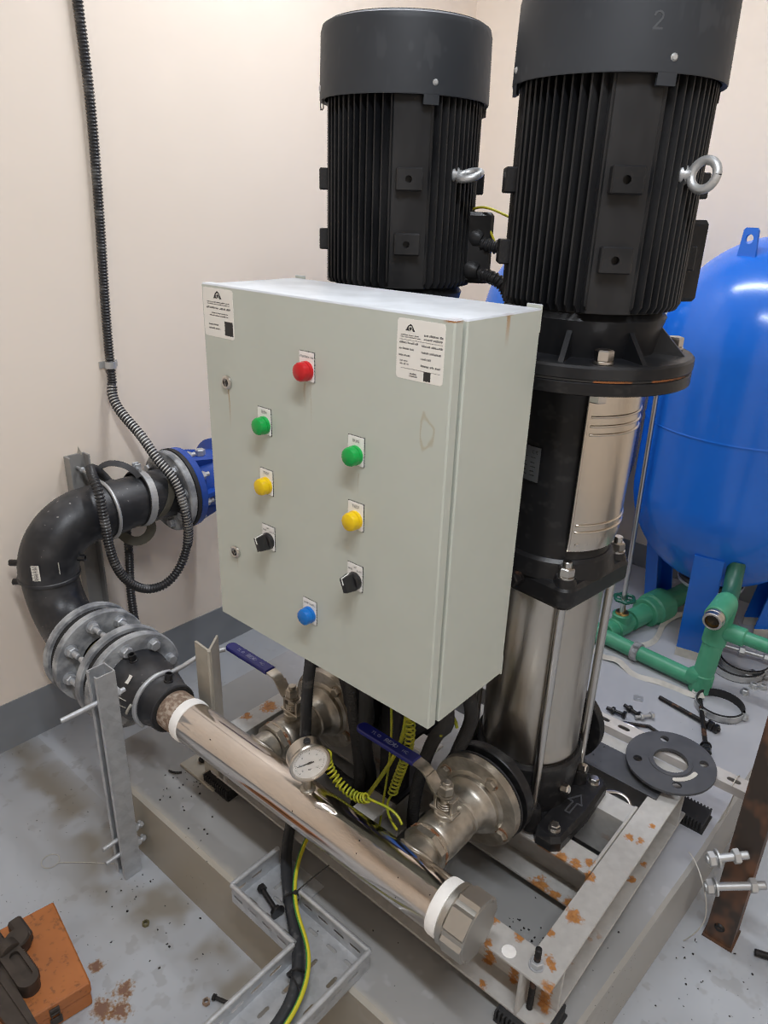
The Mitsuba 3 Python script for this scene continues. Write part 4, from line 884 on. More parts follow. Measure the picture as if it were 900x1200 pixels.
# ------------------------------------------------------------------ wall conduit
cd = thing('flexible_conduit', 'black corrugated conduit hanging down the left wall and looping around the black pipe', 'conduit')
obj('wall_run', corrugated([(-0.837, 0.30, 1.98), (-0.837, 0.308, 1.40), (-0.837, 0.312, 1.10), (-0.837, 0.315, 0.95), (-0.837, 0.306, 0.68), (-0.837, 0.292, 0.42), (-0.836, 0.288, 0.29), (-0.83, 0.284, 0.25)], 0.0122, 0.0078, 0.003), 'm_conduit', cd, True)
lp = [(-0.83, 0.284, 0.25), (-0.80, 0.279, 0.185), (-0.735, 0.297, 0.123), (-0.68, 0.311, 0.06), (-0.640, 0.329, 0.010), (-0.612, 0.333, -0.056), (-0.605, 0.337, -0.133), (-0.61, 0.315, -0.219), (-0.615, 0.262, -0.272), (-0.62, 0.201, -0.270), (-0.62, 0.149, -0.226), (-0.62, 0.117, -0.156), (-0.62, 0.107, -0.072), (-0.622, 0.104, -0.002), (-0.636, 0.106, 0.045), (-0.68, 0.118, 0.072), (-0.74, 0.15, 0.062), (-0.79, 0.20, 0.02), (-0.800, 0.245, -0.06), (-0.800, 0.258, -0.15), (-0.80, 0.258, -0.25), (-0.80, 0.250, -0.35), (-0.79, 0.246, -0.46), (-0.78, 0.25, -0.58), (-0.77, 0.26, -0.70)]
whole = spline(lp, 0.005); k1 = int(len(whole) * 0.255)
def corr_p(p, r, pitch, depth):
    s = np.r_[0, np.cumsum(np.linalg.norm(np.diff(p, axis=0), axis=1))]; u = np.linspace(0, s[-1], int(s[-1] / (pitch / 4)))
    q = np.stack([np.interp(u, s, p[:, k]) for k in range(3)], 1)
    return tube(q, r - depth * (1 - np.resize(np.array([1, 1, 0, 0.0]), len(q))), 12)
obj('stripped_run', corr_p(whole[:k1 + 2], 0.0118, 0.0085, 0.0012), 'm_conduitgap', cd, True, label='stretch where the bright metal shows')
pp = whole[:k1 + 2]; s = np.r_[0, np.cumsum(np.linalg.norm(np.diff(pp, axis=0), axis=1))]
u = np.linspace(0, s[-1], int(s[-1] / 0.0085 * 12)); g_ = lambda w: np.stack([np.interp(u, s, w[:, k]) for k in range(3)], 1)
t_, a_, b_ = frames(pp); ph = u / 0.0085 * 2 * np.pi
obj('black_spiral', tube(g_(pp) + 0.0114 * (np.cos(ph)[:, None] * g_(a_) + np.sin(ph)[:, None] * g_(b_)), 0.0029, 6), 'm_conduit', cd, True)
obj('loop', corr_p(whole[k1:], 0.0128, 0.0085, 0.003), 'm_conduit', cd, True)
cl = thing('conduit_clip', 'galvanised saddle clip fixing the corrugated conduit to the left wall', 'clip')
obj('saddle', cat(ring((-0.836, 0.288, 0.292), (0, 0, 1), 0.0125, 0.0155, 0.018, 28), box(-0.849, -0.846, 0.262, 0.314, 0.292, 0.310)), 'm_zinc', cl, 35)
obj('screw', lathe([(0, 0.004), (0.004, 0.0035), (0.006, 0)], (-0.846, 0.308, 0.301), (1, 0, 0), 12), 'm_zinc', cl)

# ------------------------------------------------------------------ cable tray, cables, wires
TZ = PLINTH + 0.0008
ct = thing('cable_tray', 'galvanised perforated cable tray running off the front edge of the plinth', 'cable tray')
fp = unary_union([sbox(0.135, -0.115, 0.245, 0.03), sbox(0.135, -0.115, 0.425, -0.035), sbox(0.315, -0.56, 0.425, -0.035)])
slots = []
for (x, y, ang) in [(0.165, -0.09, 0), (0.215, -0.09, 0), (0.265, -0.09, 0), (0.175, -0.03, 90), (0.215, 0.0, 90), (0.20, -0.055, 0), (0.255, -0.055, 0), (0.30, -0.055, 0), (0.35, -0.055, 0), (0.395, -0.055, 0), (0.345, -0.10, 90), (0.395, -0.10, 90)] + [(xx, -0.16 - 0.055 * k, 90) for k in range(7) for xx in (0.345, 0.372, 0.400)]:
    slots.append(affinity.rotate(LineString([(x - 0.009, y), (x + 0.009, y)]).buffer(0.0038, quad_segs=4), ang))
obj('floor_sheet', prism(fp.difference(unary_union(slots)), 0.0012, M((0, 0, TZ), (1, 0, 0), (0, 1, 0))), 'm_galv', ct, False)
def tray_wall(p0, p1, slot0=0.02, cutlast=0):
    p0, p1 = A(*p0, TZ), A(*p1, TZ); d = unit(p1 - p0); L = np.linalg.norm(p1 - p0)
    w = sbox(0, 0, L, 0.044); x = slot0
    while x < L - 0.02:
        w = w.difference(LineString([(x - 0.010, 0.021), (x + 0.010, 0.021)]).buffer(0.0036, quad_segs=4)); x += 0.042
    k = obj('side_wall', prism(w, 0.0012, M(p0, d, (0, 0, 1))), 'm_galv', ct, False)
    obj('rolled_rim', cyl(p0 + A(0, 0, 0.044), p1 + A(0, 0, 0.044), 0.0052, 12), 'm_galv', k)
tray_wall((0.135, -0.115), (0.135, 0.005)); tray_wall((0.135, -0.115), (0.315, -0.115)); tray_wall((0.315, -0.56), (0.315, -0.118))
tray_wall((0.425, -0.56), (0.425, -0.035)); tray_wall((0.245, -0.035), (0.425, -0.035))
cb = [(0.150, 0.105, 0.02), (0.142, 0.105, -0.03), (0.133, 0.102, -0.11), (0.124, 0.100, -0.20), (0.120, 0.098, -0.30), (0.108, 0.092, -0.42), (0.100, 0.075, -0.505), (0.128, 0.036, -0.530), (0.170, -0.005, -0.535), (0.272, -0.078, -0.532), (0.335, -0.124, -0.532), (0.380, -0.19, -0.536), (0.392, -0.30, -0.54), (0.395, -0.42, -0.54), (0.40, -0.57, -0.54)]
one('power_cable', tube(spline(cb, 0.006), 0.0118, 14), 'm_cable', 'thick black power cable dropping from the cabinet into the cable tray', 'cable', smooth=True)
yg = [(0.150, 0.10, -0.50), (0.163, 0.062, -0.505), (0.200, -0.004, -0.515), (0.264, -0.062, -0.520), (0.330, -0.098, -0.520), (0.375, -0.142, -0.520), (0.404, -0.210, -0.520), (0.408, -0.30, -0.53), (0.402, -0.42, -0.535), (0.395, -0.57, -0.535)]
t = thing('earth_wire', 'green and yellow earth wire lying beside the thick cable in the cable tray', 'wire')
pg = spline(yg, 0.004)
obj('insulation', tube(pg, 0.0040, 10), 'm_wireyellow', t, True)
sd = np.cross(np.gradient(pg, axis=0), [0, 0, 1.0]); sd /= np.linalg.norm(sd, axis=1, keepdims=True)
obj('green_stripe', tube(pg + 0.0024 * sd + A(0, 0, 0.0011), 0.0024, 8), 'm_stripe', t, True)
def tie(o, d, r, label, tail):
    t = thing('cable_tie', label, 'cable tie')
    x, y, z = basis(d); o = A(*o)
    obj('loop', lathe([(r, -0.002), (r + 0.0014, -0.002), (r + 0.0014, 0.002), (r, 0.002), (r, -0.002)], o, d, 24), 'm_black', t)
    hp_ = o + A(*tail[0]); obj('head', box(hp_[0] - 0.004, hp_[0] + 0.004, hp_[1] - 0.004, hp_[1] + 0.004, hp_[2] - 0.003, hp_[2] + 0.003, 0.0008), 'm_black', t, False)
    obj('tail', tube(spline([hp_] + [o + A(*q) for q in tail[1:]], 0.005), 0.0014, 6), 'm_black', t, True)
tie((0.232, -0.048, -0.528), (0.8, -0.6, 0), 0.0150, 'black cable tie with a long tail on the thick cable near the header pipe', [(0.004, 0.008, 0.013), (0.008, 0.02, 0.02), (0.018, 0.045, 0.035), (0.03, 0.075, 0.05)])
tie((0.352, -0.142, -0.530), (0.62, -0.78, 0), 0.0148, 'black cable tie on the thick cable at the bend of the cable tray', [(-0.008, -0.012, 0.006), (0.01, -0.015, 0.010), (0.035, -0.022, 0.004)])
lb = thing('threaded_rod', 'short black threaded rod with nuts lying in the cable tray beside the thick cable', 'threaded rod')
obj('rod', stud((0.158, -0.062, TZ + 0.010), (0.226, -0.078, TZ + 0.011), 0.0052, (), pitch=0.003), 'm_black', lb, True)
obj('nut', hexn((0.156, -0.0615, TZ + 0.010), (1, -0.2, 0), 0.016, 0.012), 'm_black', lb, False); obj('nut', hexn((0.216, -0.0755, TZ + 0.0105), (1, -0.2, 0), 0.020, 0.010), 'm_black', lb, False); obj('washer', cyl((0.226, -0.078, TZ + 0.013), (0.229, -0.0785, TZ + 0.013), 0.0145, 18), 'm_black', lb, False)

def wire(pts, r, m, label, coils=None):
    t = thing('coiled_wire' if coils else 'earth_wire', label, 'wire')
    if coils:
        obj('coil', coil(coils[0], coils[1], coils[2], coils[3]), m, t, True)
    obj('strand', tube(spline(pts, 0.004), r, 8), m, t, True)
wire([(0.330, 0.058, -0.282), (0.352, 0.058, -0.279), (0.385, 0.060, -0.276), (0.412, 0.058, -0.290)], 0.0024, 'm_wire', 'yellow green wire wound into a coil beside the pressure gauge', ([(0.232, 0.050, -0.232), (0.246, 0.052, -0.276), (0.290, 0.055, -0.296), (0.330, 0.058, -0.282)], 0.0082, 0.0021, 0.0088))
wire([(0.318, 0.145, -0.345), (0.335, 0.11, -0.335), (0.372, 0.075, -0.318), (0.400, 0.06, -0.312)], 0.0024, 'm_wire', 'yellow green wire wound into a coil hanging below the right corner of the cabinet', ([(0.345, 0.150, -0.010), (0.348, 0.150, -0.14), (0.350, 0.148, -0.20), (0.334, 0.148, -0.275), (0.318, 0.145, -0.345)], 0.0082, 0.0021, 0.0105))
wire([(0.283, 0.172, 0.005), (0.282, 0.172, -0.12), (0.287, 0.172, -0.22), (0.285, 0.172, -0.30), (0.275, 0.17, -0.41), (0.270, 0.165, -0.50)], 0.0024, 'm_wire', 'thin yellow wire hanging straight below the cabinet behind the right blue lever')
wire([(0.322, 0.172, 0.005), (0.322, 0.172, -0.13), (0.316, 0.172, -0.215), (0.285, 0.168, -0.31), (0.235, 0.165, -0.42), (0.20, 0.16, -0.53)], 0.0044, 'm_wire', 'thick yellow green wire slanting down from the cabinet behind the right blue lever')
wire([(0.425, 0.165, 0.005), (0.424, 0.165, -0.09), (0.418, 0.165, -0.135), (0.405, 0.17, -0.165), (0.395, 0.19, -0.17), (0.402, 0.20, -0.145), (0.425, 0.19, -0.150)], 0.0032, 'm_wire', 'green yellow wire hanging below the right end of the cabinet beside the pump sleeve')
for k, (pts, nm) in enumerate((([(0.175, 0.14, 0.005), (0.175, 0.145, -0.10), (0.165, 0.18, -0.20), (0.13, 0.22, -0.26), (0.10, 0.26, -0.24)], 'black corrugated hose below the cabinet nearest the left pump'),
                               ([(0.205, 0.14, 0.005), (0.205, 0.14, -0.10), (0.200, 0.16, -0.24), (0.19, 0.19, -0.38), (0.17, 0.20, -0.52)], 'black corrugated hose hanging straight below the middle of the cabinet'),
                               ([(0.455, 0.165, 0.005), (0.455, 0.175, -0.06), (0.435, 0.22, -0.14), (0.40, 0.245, -0.24), (0.365, 0.25, -0.38), (0.35, 0.25, -0.53)], 'black corrugated hose dropping behind the right ball valve flange'),
                               ([(0.44, 0.12, 0.005), (0.44, 0.13, -0.07), (0.42, 0.16, -0.13), (0.375, 0.20, -0.20), (0.33, 0.22, -0.33), (0.31, 0.23, -0.50)], 'black corrugated hose bending under the right corner of the cabinet'))):
    one('flexible_hose', corrugated(pts, 0.0135, 0.0075, 0.003), 'm_rubber', nm, 'conduit', smooth=True)
one('motor_cable', tube(spline([(0.02, 0.25, -0.52), (0.07, 0.255, -0.535), (0.12, 0.255, -0.53), (0.17, 0.245, -0.47), (0.20, 0.20, -0.36), (0.225, 0.165, -0.20), (0.235, 0.15, 0.005)], 0.008), 0.015, 14), 'm_rubber', 'thick smooth black cable curving down behind the pressure gauge', 'cable', smooth=True)

# ------------------------------------------------------------------ toolbox and pipe wrench
d1 = unit(A(0.2225, -0.036, 0)); d2 = A(d1[1], -d1[0], 0)          # along the far edge, towards the viewer
TB = A(-0.006, -0.353, FLOOR)                                      # bottom far right corner
TT = FLOOR + 0.065
tm = np.eye(4); tm[:3, 0], tm[:3, 1], tm[:3, 2], tm[:3, 3] = -d1, d2, A(0, 0, 1), TB       # local x to the left, y to the viewer
def tbx(m): m = m.copy(); m.apply_transform(tm); m.fix_normals(); return m
tbk = thing('toolbox', 'worn orange sheet metal toolbox on the floor under the pipe wrench', 'toolbox')
obj('bottom_half', tbx(box(0.002, 0.223, 0.002, 0.33, 0, 0.036, 0.003)), 'm_toolbox', tbk, False)
obj('lid', tbx(box(0, 0.225, 0, 0.332, 0.036, 0.065, 0.003)), 'm_toolbox', tbk, False)
lt = obj('latch', tbx(cat(box(-0.0035, 0.001, 0.060, 0.078, 0.038, 0.056, 0.001), box(-0.003, 0.001, 0.058, 0.080, 0.012, 0.030, 0.001), tube([(-0.004, 0.062, 0.020), (-0.007, 0.062, 0.034), (-0.005, 0.062, 0.046), (-0.005, 0.076, 0.046), (-0.007, 0.076, 0.034), (-0.004, 0.076, 0.020)], 0.0015, 6))), 'm_wrench', tbk, False)
ms = []
for s, y in (('A', 0.022), ('C', 0.046), ('O', 0.066)):
    t = text_mesh(s, 0.012, 0.0006); c_ = t.bounds.mean(0); t.apply_translation((-c_[0], -c_[1], 0)); t.apply_transform(M(TB + d2 * y - d1 * 0.020 + A(0, 0, 0.0648), -d2, -d1)); ms.append(t)
obj('embossed_letters', ms, 'm_toolbox', tbk, False)
wr = thing('pipe_wrench', 'dark old pipe wrench lying across the orange toolbox', 'wrench')
w0 = TT
hdl = hull([[x, y, z] for x, y0, y1 in ((-0.175, -0.500, -0.452), (-0.13, -0.504, -0.462), (0.07, -0.493, -0.463), (0.085, -0.488, -0.468)) for y in (y0, y1) for z in (w0 + 0.001, w0 + 0.022)])
groove = hull([[x, y, z] for x, y0, y1 in ((-0.12, -0.493, -0.472), (0.055, -0.486, -0.470)) for y in (y0, y1) for z in (w0 + 0.018, w0 + 0.03)])
obj('handle', cut(hdl, groove), 'm_wrench', wr, False)
jw = unary_union([LineString([(-0.150, -0.436), (-0.079, -0.436)]).buffer(0.0195), sbox(-0.19, -0.475, -0.150, -0.42)])
jp = prism(jw, 0.030, M((0, 0, w0 + 0.001), (1, 0, 0), (0, 1, 0))); gr = prism(LineString([(-0.140, -0.433), (-0.085, -0.433)]).buffer(0.009), 0.02, M((0, 0, w0 + 0.024), (1, 0, 0), (0, 1, 0)))
jo = obj('heel_jaw', cut(jp, gr), 'm_wrench', wr, False)
for k in range(12):
    x = -0.142 + 0.0052 * k; obj('tooth', hull([(x, -0.4166, w0 + 0.003), (x + 0.0045, -0.4166, w0 + 0.003), (x + 0.002, -0.4130, w0 + 0.003), (x, -0.4166, w0 + 0.030), (x + 0.0045, -0.4166, w0 + 0.030), (x + 0.002, -0.4130, w0 + 0.030)]), 'm_wrench', jo, False)
obj('adjusting_nut', lathe([(0.017, 0), (0.0215, 0.002), (0.0215, 0.022), (0.017, 0.024), (0, 0.024)], (-0.178, -0.436, w0 + 0.0215), (1, 0.1, 0), 24), 'm_wrench', wr)
obj('hook_jaw', cat(box(-0.235, -0.17, -0.448, -0.428, w0 + 0.002, w0 + 0.026, 0.003), box(-0.225, -0.165, -0.412, -0.385, w0 + 0.002, w0 + 0.030, 0.005), lathe([(0, 0), (0.021, 0), (0.023, 0.003), (0.023, 0.026), (0.020, 0.030), (0, 0.030)], (-0.176, -0.412, w0 + 0.001), (0, 0, 1), 28)), 'm_wrench', wr, 30)

# ------------------------------------------------------------------ blue pressure tanks
def tank(cx, cy, az, label):
    t = thing('pressure_tank', label, 'tank')
    c = A(cx, cy, 0); r, z0, z1, h = 0.287, -0.05, 0.37, 0.31
    a = np.radians(np.linspace(-90, 0, 22)); b = np.radians(np.linspace(0, 90, 22))
    obj('shell', lathe([(r * math.cos(q), z0 + h * math.sin(q)) for q in a] + [(r * math.cos(q), z1 + h * math.sin(q)) for q in b], c, (0, 0, 1), 96), 'm_blue', t, 40)
    obj('weld_seam', lathe([(r - 0.001, 0.152), (r + 0.0022, 0.157), (r - 0.001, 0.162)], c, (0, 0, 1), 96), 'm_blue', t, True)
    for k in range(3):
        m = cat(*[hull([(r0_ + dr_, w_, PLINTH + 0.03) for dr_ in (0, a_) for w_ in ws_] + [(r0_ + dr_ + 0.052, w_, -0.185) for dr_ in (0, a_) for w_ in ws_]) for r0_, a_, ws_ in ((0.205, 0.005, (-0.040, 0.040)), (0.160, 0.050, (-0.040, -0.035)), (0.160, 0.050, (0.035, 0.040)))])
        m.apply_translation(c); lg = obj('leg', rotz(m, az + 120 * k, c), 'm_blue', t, False)
        m = cat(box(0.204, 0.2105, -0.041, 0.041, PLINTH, PLINTH + 0.03), box(0.160, 0.2105, -0.041, -0.0345, PLINTH, PLINTH + 0.03), box(0.160, 0.2105, 0.0345, 0.041, PLINTH, PLINTH + 0.03))
        m.apply_translation(c); obj('bare_foot', rotz(m, az + 120 * k, c), 'm_tape', lg, False)
    for sgn in (-1, 1):
        yy = sgn * 0.158
        lug = Polygon([(-0.030, -0.03), (0.030, -0.03), (0.022, 0.062), (0.016, 0.068), (-0.016, 0.068), (-0.022, 0.062)]).difference(Point(0, 0.040).buffer(0.012))
        m = prism(lug, 0.006, M((cx, cy + yy + 0.003, z1 + h * math.sqrt(1 - (0.158 / r) ** 2)), (1, 0, 0), (0, 0, 1))); obj('lifting_lug', rotz(m, -22 if sgn < 0 else -22, c), 'm_blue', t, False)
    obj('bottom_flange', lathe([(0, 0.010), (0.095, 0.010), (0.098, 0.006), (0.098, -0.006), (0, -0.006)], c + A(0, 0, z0 - h), (0, 0, 1), 48), 'm_black', t)
    obj('flange_ring', lathe([(0, 0), (0.100, 0), (0.102, -0.003), (0.100, -0.010), (0, -0.010)], c + A(0, 0, z0 - h - 0.006), (0, 0, 1), 48), 'm_zinc', t)
    return t
tank(0.455, 1.585, -80, 'big glossy blue pressure tank at the right with a lifting lug on its dome')
tank(-0.165, 1.585, -95, 'second blue pressure tank, mostly hidden behind the two pumps')

# ------------------------------------------------------------------ green pipework
gp = thing('green_pipe', 'green plastic pipe run in front of the blue tank with riser and open brass outlet', 'pipe')
obj('low_pipe', tube([(0.15, 1.283, -0.526), (0.255, 1.270, -0.526), (0.40, 1.252, -0.526), (0.575, 1.235, -0.526)], 0.0235, 24), 'm_green', gp, 40)
obj('elbow', lathe([(0.0235, 0), (0.033, 0.002), (0.033, 0.055), (0.0235, 0.057)], (0.205, 1.276, -0.526), (1, -0.1, 0), 28), 'm_green', gp)
obj('corner_fitting', cat(cyl((0.575, 1.235, PLINTH), (0.576, 1.238, -0.495), 0.031, 28, 0.003), tube(arcpts((0.575, 1.235, -0.526), (-1, 0.1, 0), (0, 0, 1), 0.02, 0, 90, 6), 0.030, 20)), 'm_green', gp, 40)
obj('riser', cyl((0.576, 1.238, -0.50), (0.580, 1.255, -0.38), 0.0285, 28), 'm_green', gp)
obj('tee', cat(cyl((0.579, 1.252, -0.40), (0.583, 1.268, -0.275), 0.0325, 30, 0.003), cyl((0.583, 1.268, -0.275), (0.583, 1.188, -0.284), 0.0315, 30, 0.003), trimesh.creation.icosphere(3, 0.032).apply_translation((0.583, 1.268, -0.275))), 'm_green', gp, 40)
ou = obj('brass_outlet', lathe([(0.018, -0.01), (0.0275, -0.01), (0.0275, 0.004), (0.0260, 0.006), (0.0260, 0.020), (0.0245, 0.022), (0.0195, 0.022), (0.0185, 0.004), (0.0185, -0.01)], (0.583, 1.182, -0.285), (0, -1, -0.11), 32), 'm_nickel', gp, label='threaded brass outlet')
obj('bore', lathe([(0.0188, 0.018), (0.0182, 0.0075)], (0.583, 1.182, -0.285), (0, -1, -0.11), 24), 'm_brass', ou)
obj('dark_bore', lathe([(0.0186, 0.0075), (0, 0.0072)], (0.583, 1.182, -0.285), (0, -1, -0.11), 24), 'm_rubber', ou)
obj('side_branch', cat(cyl((0.60, 1.258, -0.352), (0.655, 1.258, -0.352), 0.0265, 26, 0.003), cyl((0.64, 1.258, -0.352), (1.25, 1.25, -0.352), 0.0195, 24)), 'm_green', gp)
obj('tank_pipe', tube(spline([(0.583, 1.268, -0.275), (0.580, 1.31, -0.262), (0.572, 1.345, -0.235), (0.565, 1.37, -0.19)], 0.01), 0.024, 20), 'm_darkgreen', gp, 40)
for k, x in enumerate((0.335, 0.455)):
    obj('white_mark', lathe([(0.0236, -0.012), (0.0241, -0.010), (0.0241, 0.014), (0.0236, 0.016)], (x, 1.260 - 0.12 * (x - 0.335), -0.526), (1, -0.1, 0), 8, -120 + 40 * k, -60 + 40 * k), 'm_tape', gp)
clp = thing('pipe_clip', 'grey plastic clip around the low green pipe', 'clip')
obj('ring', lathe([(0.0236, -0.011), (0.029, -0.011), (0.030, -0.008), (0.030, 0.008), (0.029, 0.011), (0.0236, 0.011)], (0.372, 1.2555, -0.526), (1, -0.11, 0), 28), 'm_ring', clp)
obj('closing_lug', cat(box(0.364, 0.380, 1.222, 1.232, -0.532, -0.508, 0.002), box(0.364, 0.380, 1.235, 1.243, -0.508, -0.494, 0.002)), 'm_ring', clp, False)
gv = thing('gate_valve', 'green gate valve with dark handwheel on the pipe leading back under the tank', 'valve')
g0, g1 = A(0.258, 1.285, -0.520), A(0.372, 1.80, -0.505); gd = unit(g1 - g0)
obj('body', cat(cyl(g0, g0 + gd * 0.12, 0.0285, 26, 0.003), cyl(g0 + gd * 0.035, g0 + gd * 0.10, 0.034, 26, 0.004), cyl(g0 + gd * 0.068 + A(0, 0, 0.01), g0 + gd * 0.068 + A(0, 0, 0.048), 0.030, 26, 0.003)), 'm_green', gv)
obj('union', cat(cyl(g0 + gd * 0.12, g0 + gd * 0.22, 0.034, 26), cyl(g0 + gd * 0.20, g0 + gd * 0.235, 0.050, 30, 0.004), cyl(g0 + gd * 0.23, g0 + gd * 0.31, 0.056, 30, 0.006), cyl(g0 + gd * 0.31, g1, 0.034, 26)), 'm_green', gv)
sv = g0 + gd * 0.068 + A(0, 0, 0.048)
obj('bonnet', cat(lathe([(0, 0), (0.022, 0), (0.020, 0.006), (0.009, 0.010), (0.007, 0.030), (0.010, 0.034), (0.005, 0.040), (0.005, 0.056), (0, 0.056)], sv, (0, 0, 1), 20)), 'm_brass', gv)
an = np.linspace(0, 2 * np.pi, 61)
obj('handwheel', cat(tube(np.stack([sv[0] + (0.030 + 0.0022 * np.cos(6 * an)) * np.cos(an), sv[1] + (0.030 + 0.0022 * np.cos(6 * an)) * np.sin(an), np.full(61, sv[2] + 0.054)], 1), 0.0055, 10, False), *[cyl(sv + A(0, 0, 0.052), sv + A(0.03 * math.cos(q), 0.03 * math.sin(q), 0.054), 0.0035, 8) for q in (0.3, 1.56, 2.8, 4.1, 5.35)], cyl(sv + A(0, 0, 0.046), sv + A(0, 0, 0.060), 0.009, 16)), 'm_darkgreen', gv)
one('slim_pipe', cyl((0.2745, 1.345, PLINTH), (0.258, 1.345, 0.33), 0.0075, 16), 'm_steel', 'slim upright steel pipe standing behind the right pump in front of the tanks', 'pipe')
one('sheet_strip', ribbon([(0.13, 1.20, PLINTH + 0.002), (0.24, 1.215, PLINTH + 0.003), (0.300, 1.190, PLINTH + 0.008), (0.34, 1.195, PLINTH + 0.012), (0.40, 1.172, PLINTH + 0.004), (0.468, 1.182, PLINTH + 0.006), (0.531, 1.190, PLINTH + 0.003), (0.585, 1.190, PLINTH + 0.010), (0.600, 1.195, PLINTH + 0.018)], 0.017, 0.0008, (0, -0.55, 0.83)), 'm_tape', 'pale strip of tape trailing along the floor in front of the low green pipe', 'tape', smooth=False)
one('sheet_strip', ribbon([(0.345, 1.33, PLINTH + 0.003), (0.375, 1.42, PLINTH + 0.006), (0.36, 1.52, PLINTH + 0.010), (0.385, 1.60, PLINTH + 0.02), (0.43, 1.66, PLINTH + 0.010)], 0.018, 0.0008, (0.5, 0, 0.85)), 'm_tape', 'pale strip of tape trailing beside the gate valve under the tank', 'tape', smooth=False)

# ------------------------------------------------------------------ loose parts behind the pumps, all lying on the plinth or the frame
dp = one('steel_plate', box(0.36, 0.690, 0.572, 0.660, FRAME, FRAME + 0.004, 0.001), 'm_darkrubber', 'dark flat plate lying on the rear of the frame behind the right pump', 'plate', smooth=False)
gs = unary_union([Point(0, 0).buffer(0.0945, quad_segs=24)]).difference(Point(0, 0).buffer(0.0365, quad_segs=20))
for k in range(4):
    q = math.radians(32 + 90 * k); gs = gs.difference(Point(0.070 * math.cos(q), 0.070 * math.sin(q)).buffer(0.0095, quad_segs=8))
gt = thing('gasket_ring', 'flat black gasket ring with four bolt holes lying on the corner of the frame', 'gasket')
gm = cat(prism(gs, 0.006), ring((0, 0, 0.005), (0, 0, 1), 0.0365, 0.046, 0.003, 40, 0.001)); gm.apply_transform(M((0.676, 0.676, FRAME + 0.0245), (1, 0.0, 0.02), (0, 1, 0.07)))
obj('ring', gm, 'm_darkrubber', gt, 20)
chm = LineString(arcpts((0, 0, 0), (1, 0, 0), (0, 1, 0), 0.055, -60, -5, 12)[:, :2]).buffer(0.005); obj('white_smear', prism(chm, 0.0004, M((0.676, 0.676, FRAME + 0.0308), (1, 0.0, 0.02), (0, 1, 0.07))), 'm_tape', gt, False)
su = thing('strut_channel', 'pale slotted strut channel lying under the gasket ring and sticking out to the right', 'channel')
sl = sbox(0.40, 0, 0.828, 0.041)
for k in range(8): sl = sl.difference(LineString([(0.79 - 0.05 * k, 0.0205), (0.806 - 0.05 * k, 0.0205)]).buffer(0.0065, quad_segs=5))
obj('web', prism(sl, 0.002, M((0, 0.702, FRAME + 0.0185), (1, 0, 0), (0, 1, 0))), 'm_palestrut', su, False)
obj('flange', cat(box(0.40, 0.828, 0.702, 0.704, FRAME + 0.0005, FRAME + 0.0185), box(0.40, 0.828, 0.741, 0.743, FRAME + 0.0005, FRAME + 0.0185)), 'm_palestrut', su, False)
one('string', tube(spline([(0.80, 0.70, FRAME + 0.021), (0.802, 0.745, FRAME + 0.0215), (0.803, 0.748, FRAME), (0.800, 0.735, FRAME - 0.06), (0.79, 0.73, FRAME - 0.11)], 0.006), 0.0012, 6), 'm_tape', 'white string tied around the pale strut channel', 'string', smooth=True)

for p0, p1, e, nm in (((0.506, 1.112), (0.684, 1.074), 0, 'longer black threaded rod with a washer and nut, lying towards the blue tank'), ((0.600, 1.165), (0.690, 0.955), 0, 'black threaded rod crossing the other one beside the pipe clamp')):
    t = thing('threaded_rod', nm, 'threaded rod')
    a, b = A(*p0, PLINTH + 0.0065 + (0.012 if p0[0] > 0.55 else 0)), A(*p1, PLINTH + 0.012); d = unit(b - a)
    obj('rod', stud(a, b, 0.0062, (), pitch=0.0035), 'm_blackrust', t, True)
    obj('nut', hexn(b - d * 0.016, d, 0.0225, 0.012), 'm_black', t, False); obj('nut', hexn(b - d * 0.030, d, 0.0225, 0.012), 'm_black', t, False); obj('washer', cyl(b - d * 0.034, b - d * 0.0305, 0.0145, 20), 'm_black', t, False)
def clamp(c, rx, ry, label, m_out, z=PLINTH, tilt=0.0, gap=None):
    t = thing('pipe_clamp', label, 'clamp')
    a = np.radians(np.linspace(*(gap or (8, 352)), 60)); v, f = [], []
    for w, (rr0, rr1), zz in ((0, (1.0, 1.06), (0.0, 0.024)), (1, (1.06, 1.10), (0.003, 0.021))):
        v, f = [], []
        for q in a:
            e = A(math.cos(q) * rx, math.sin(q) * ry, 0); o_ = A(c[0], c[1], z)
            v += [o_ + e * rr0 + A(0, 0, zz[0]), o_ + e * rr1 + A(0, 0, zz[0]), o_ + e * rr1 + A(0, 0, zz[1]), o_ + e * rr0 + A(0, 0, zz[1])]
        for i in range(len(a) - 1):
            for j in range(4):
                k = (j + 1) % 4; f += [[i * 4 + j, (i + 1) * 4 + j, (i + 1) * 4 + k], [i * 4 + j, (i + 1) * 4 + k, i * 4 + k]]
        m = trimesh.Trimesh(v, f, process=False); m.fix_normals()
        obj('lining' if w == 0 else 'band', m, 'm_rubber' if w == 0 else m_out, t, 30)
    for q in (gap or (-2, 250)):
        e = A(math.cos(math.radians(q)) * rx * 1.16, math.sin(math.radians(q)) * ry * 1.16, 0) + A(c[0], c[1], z + 0.012)
        obj('ear_bolt', cat(hexn(e, (-math.sin(math.radians(q)), math.cos(math.radians(q)), 0.1), 0.014, 0.008), cyl(e - A(0, 0.012, 0), e + A(0, 0.014, 0), 0.0045, 10), box(e[0] - 0.009, e[0] + 0.005, e[1] - 0.004, e[1] - 0.001, z + 0.001, z + 0.023)), 'm_zinc', t, False)
clamp((0.648, 1.185), 0.060, 0.060, 'round rubber lined pipe clamp lying open by the crossed threaded rods', 'm_ring')
clamp((0.622, 1.44), 0.072, 0.085, 'silver half pipe clamp lying behind the green riser', 'm_zinc', gap=(185, 355))
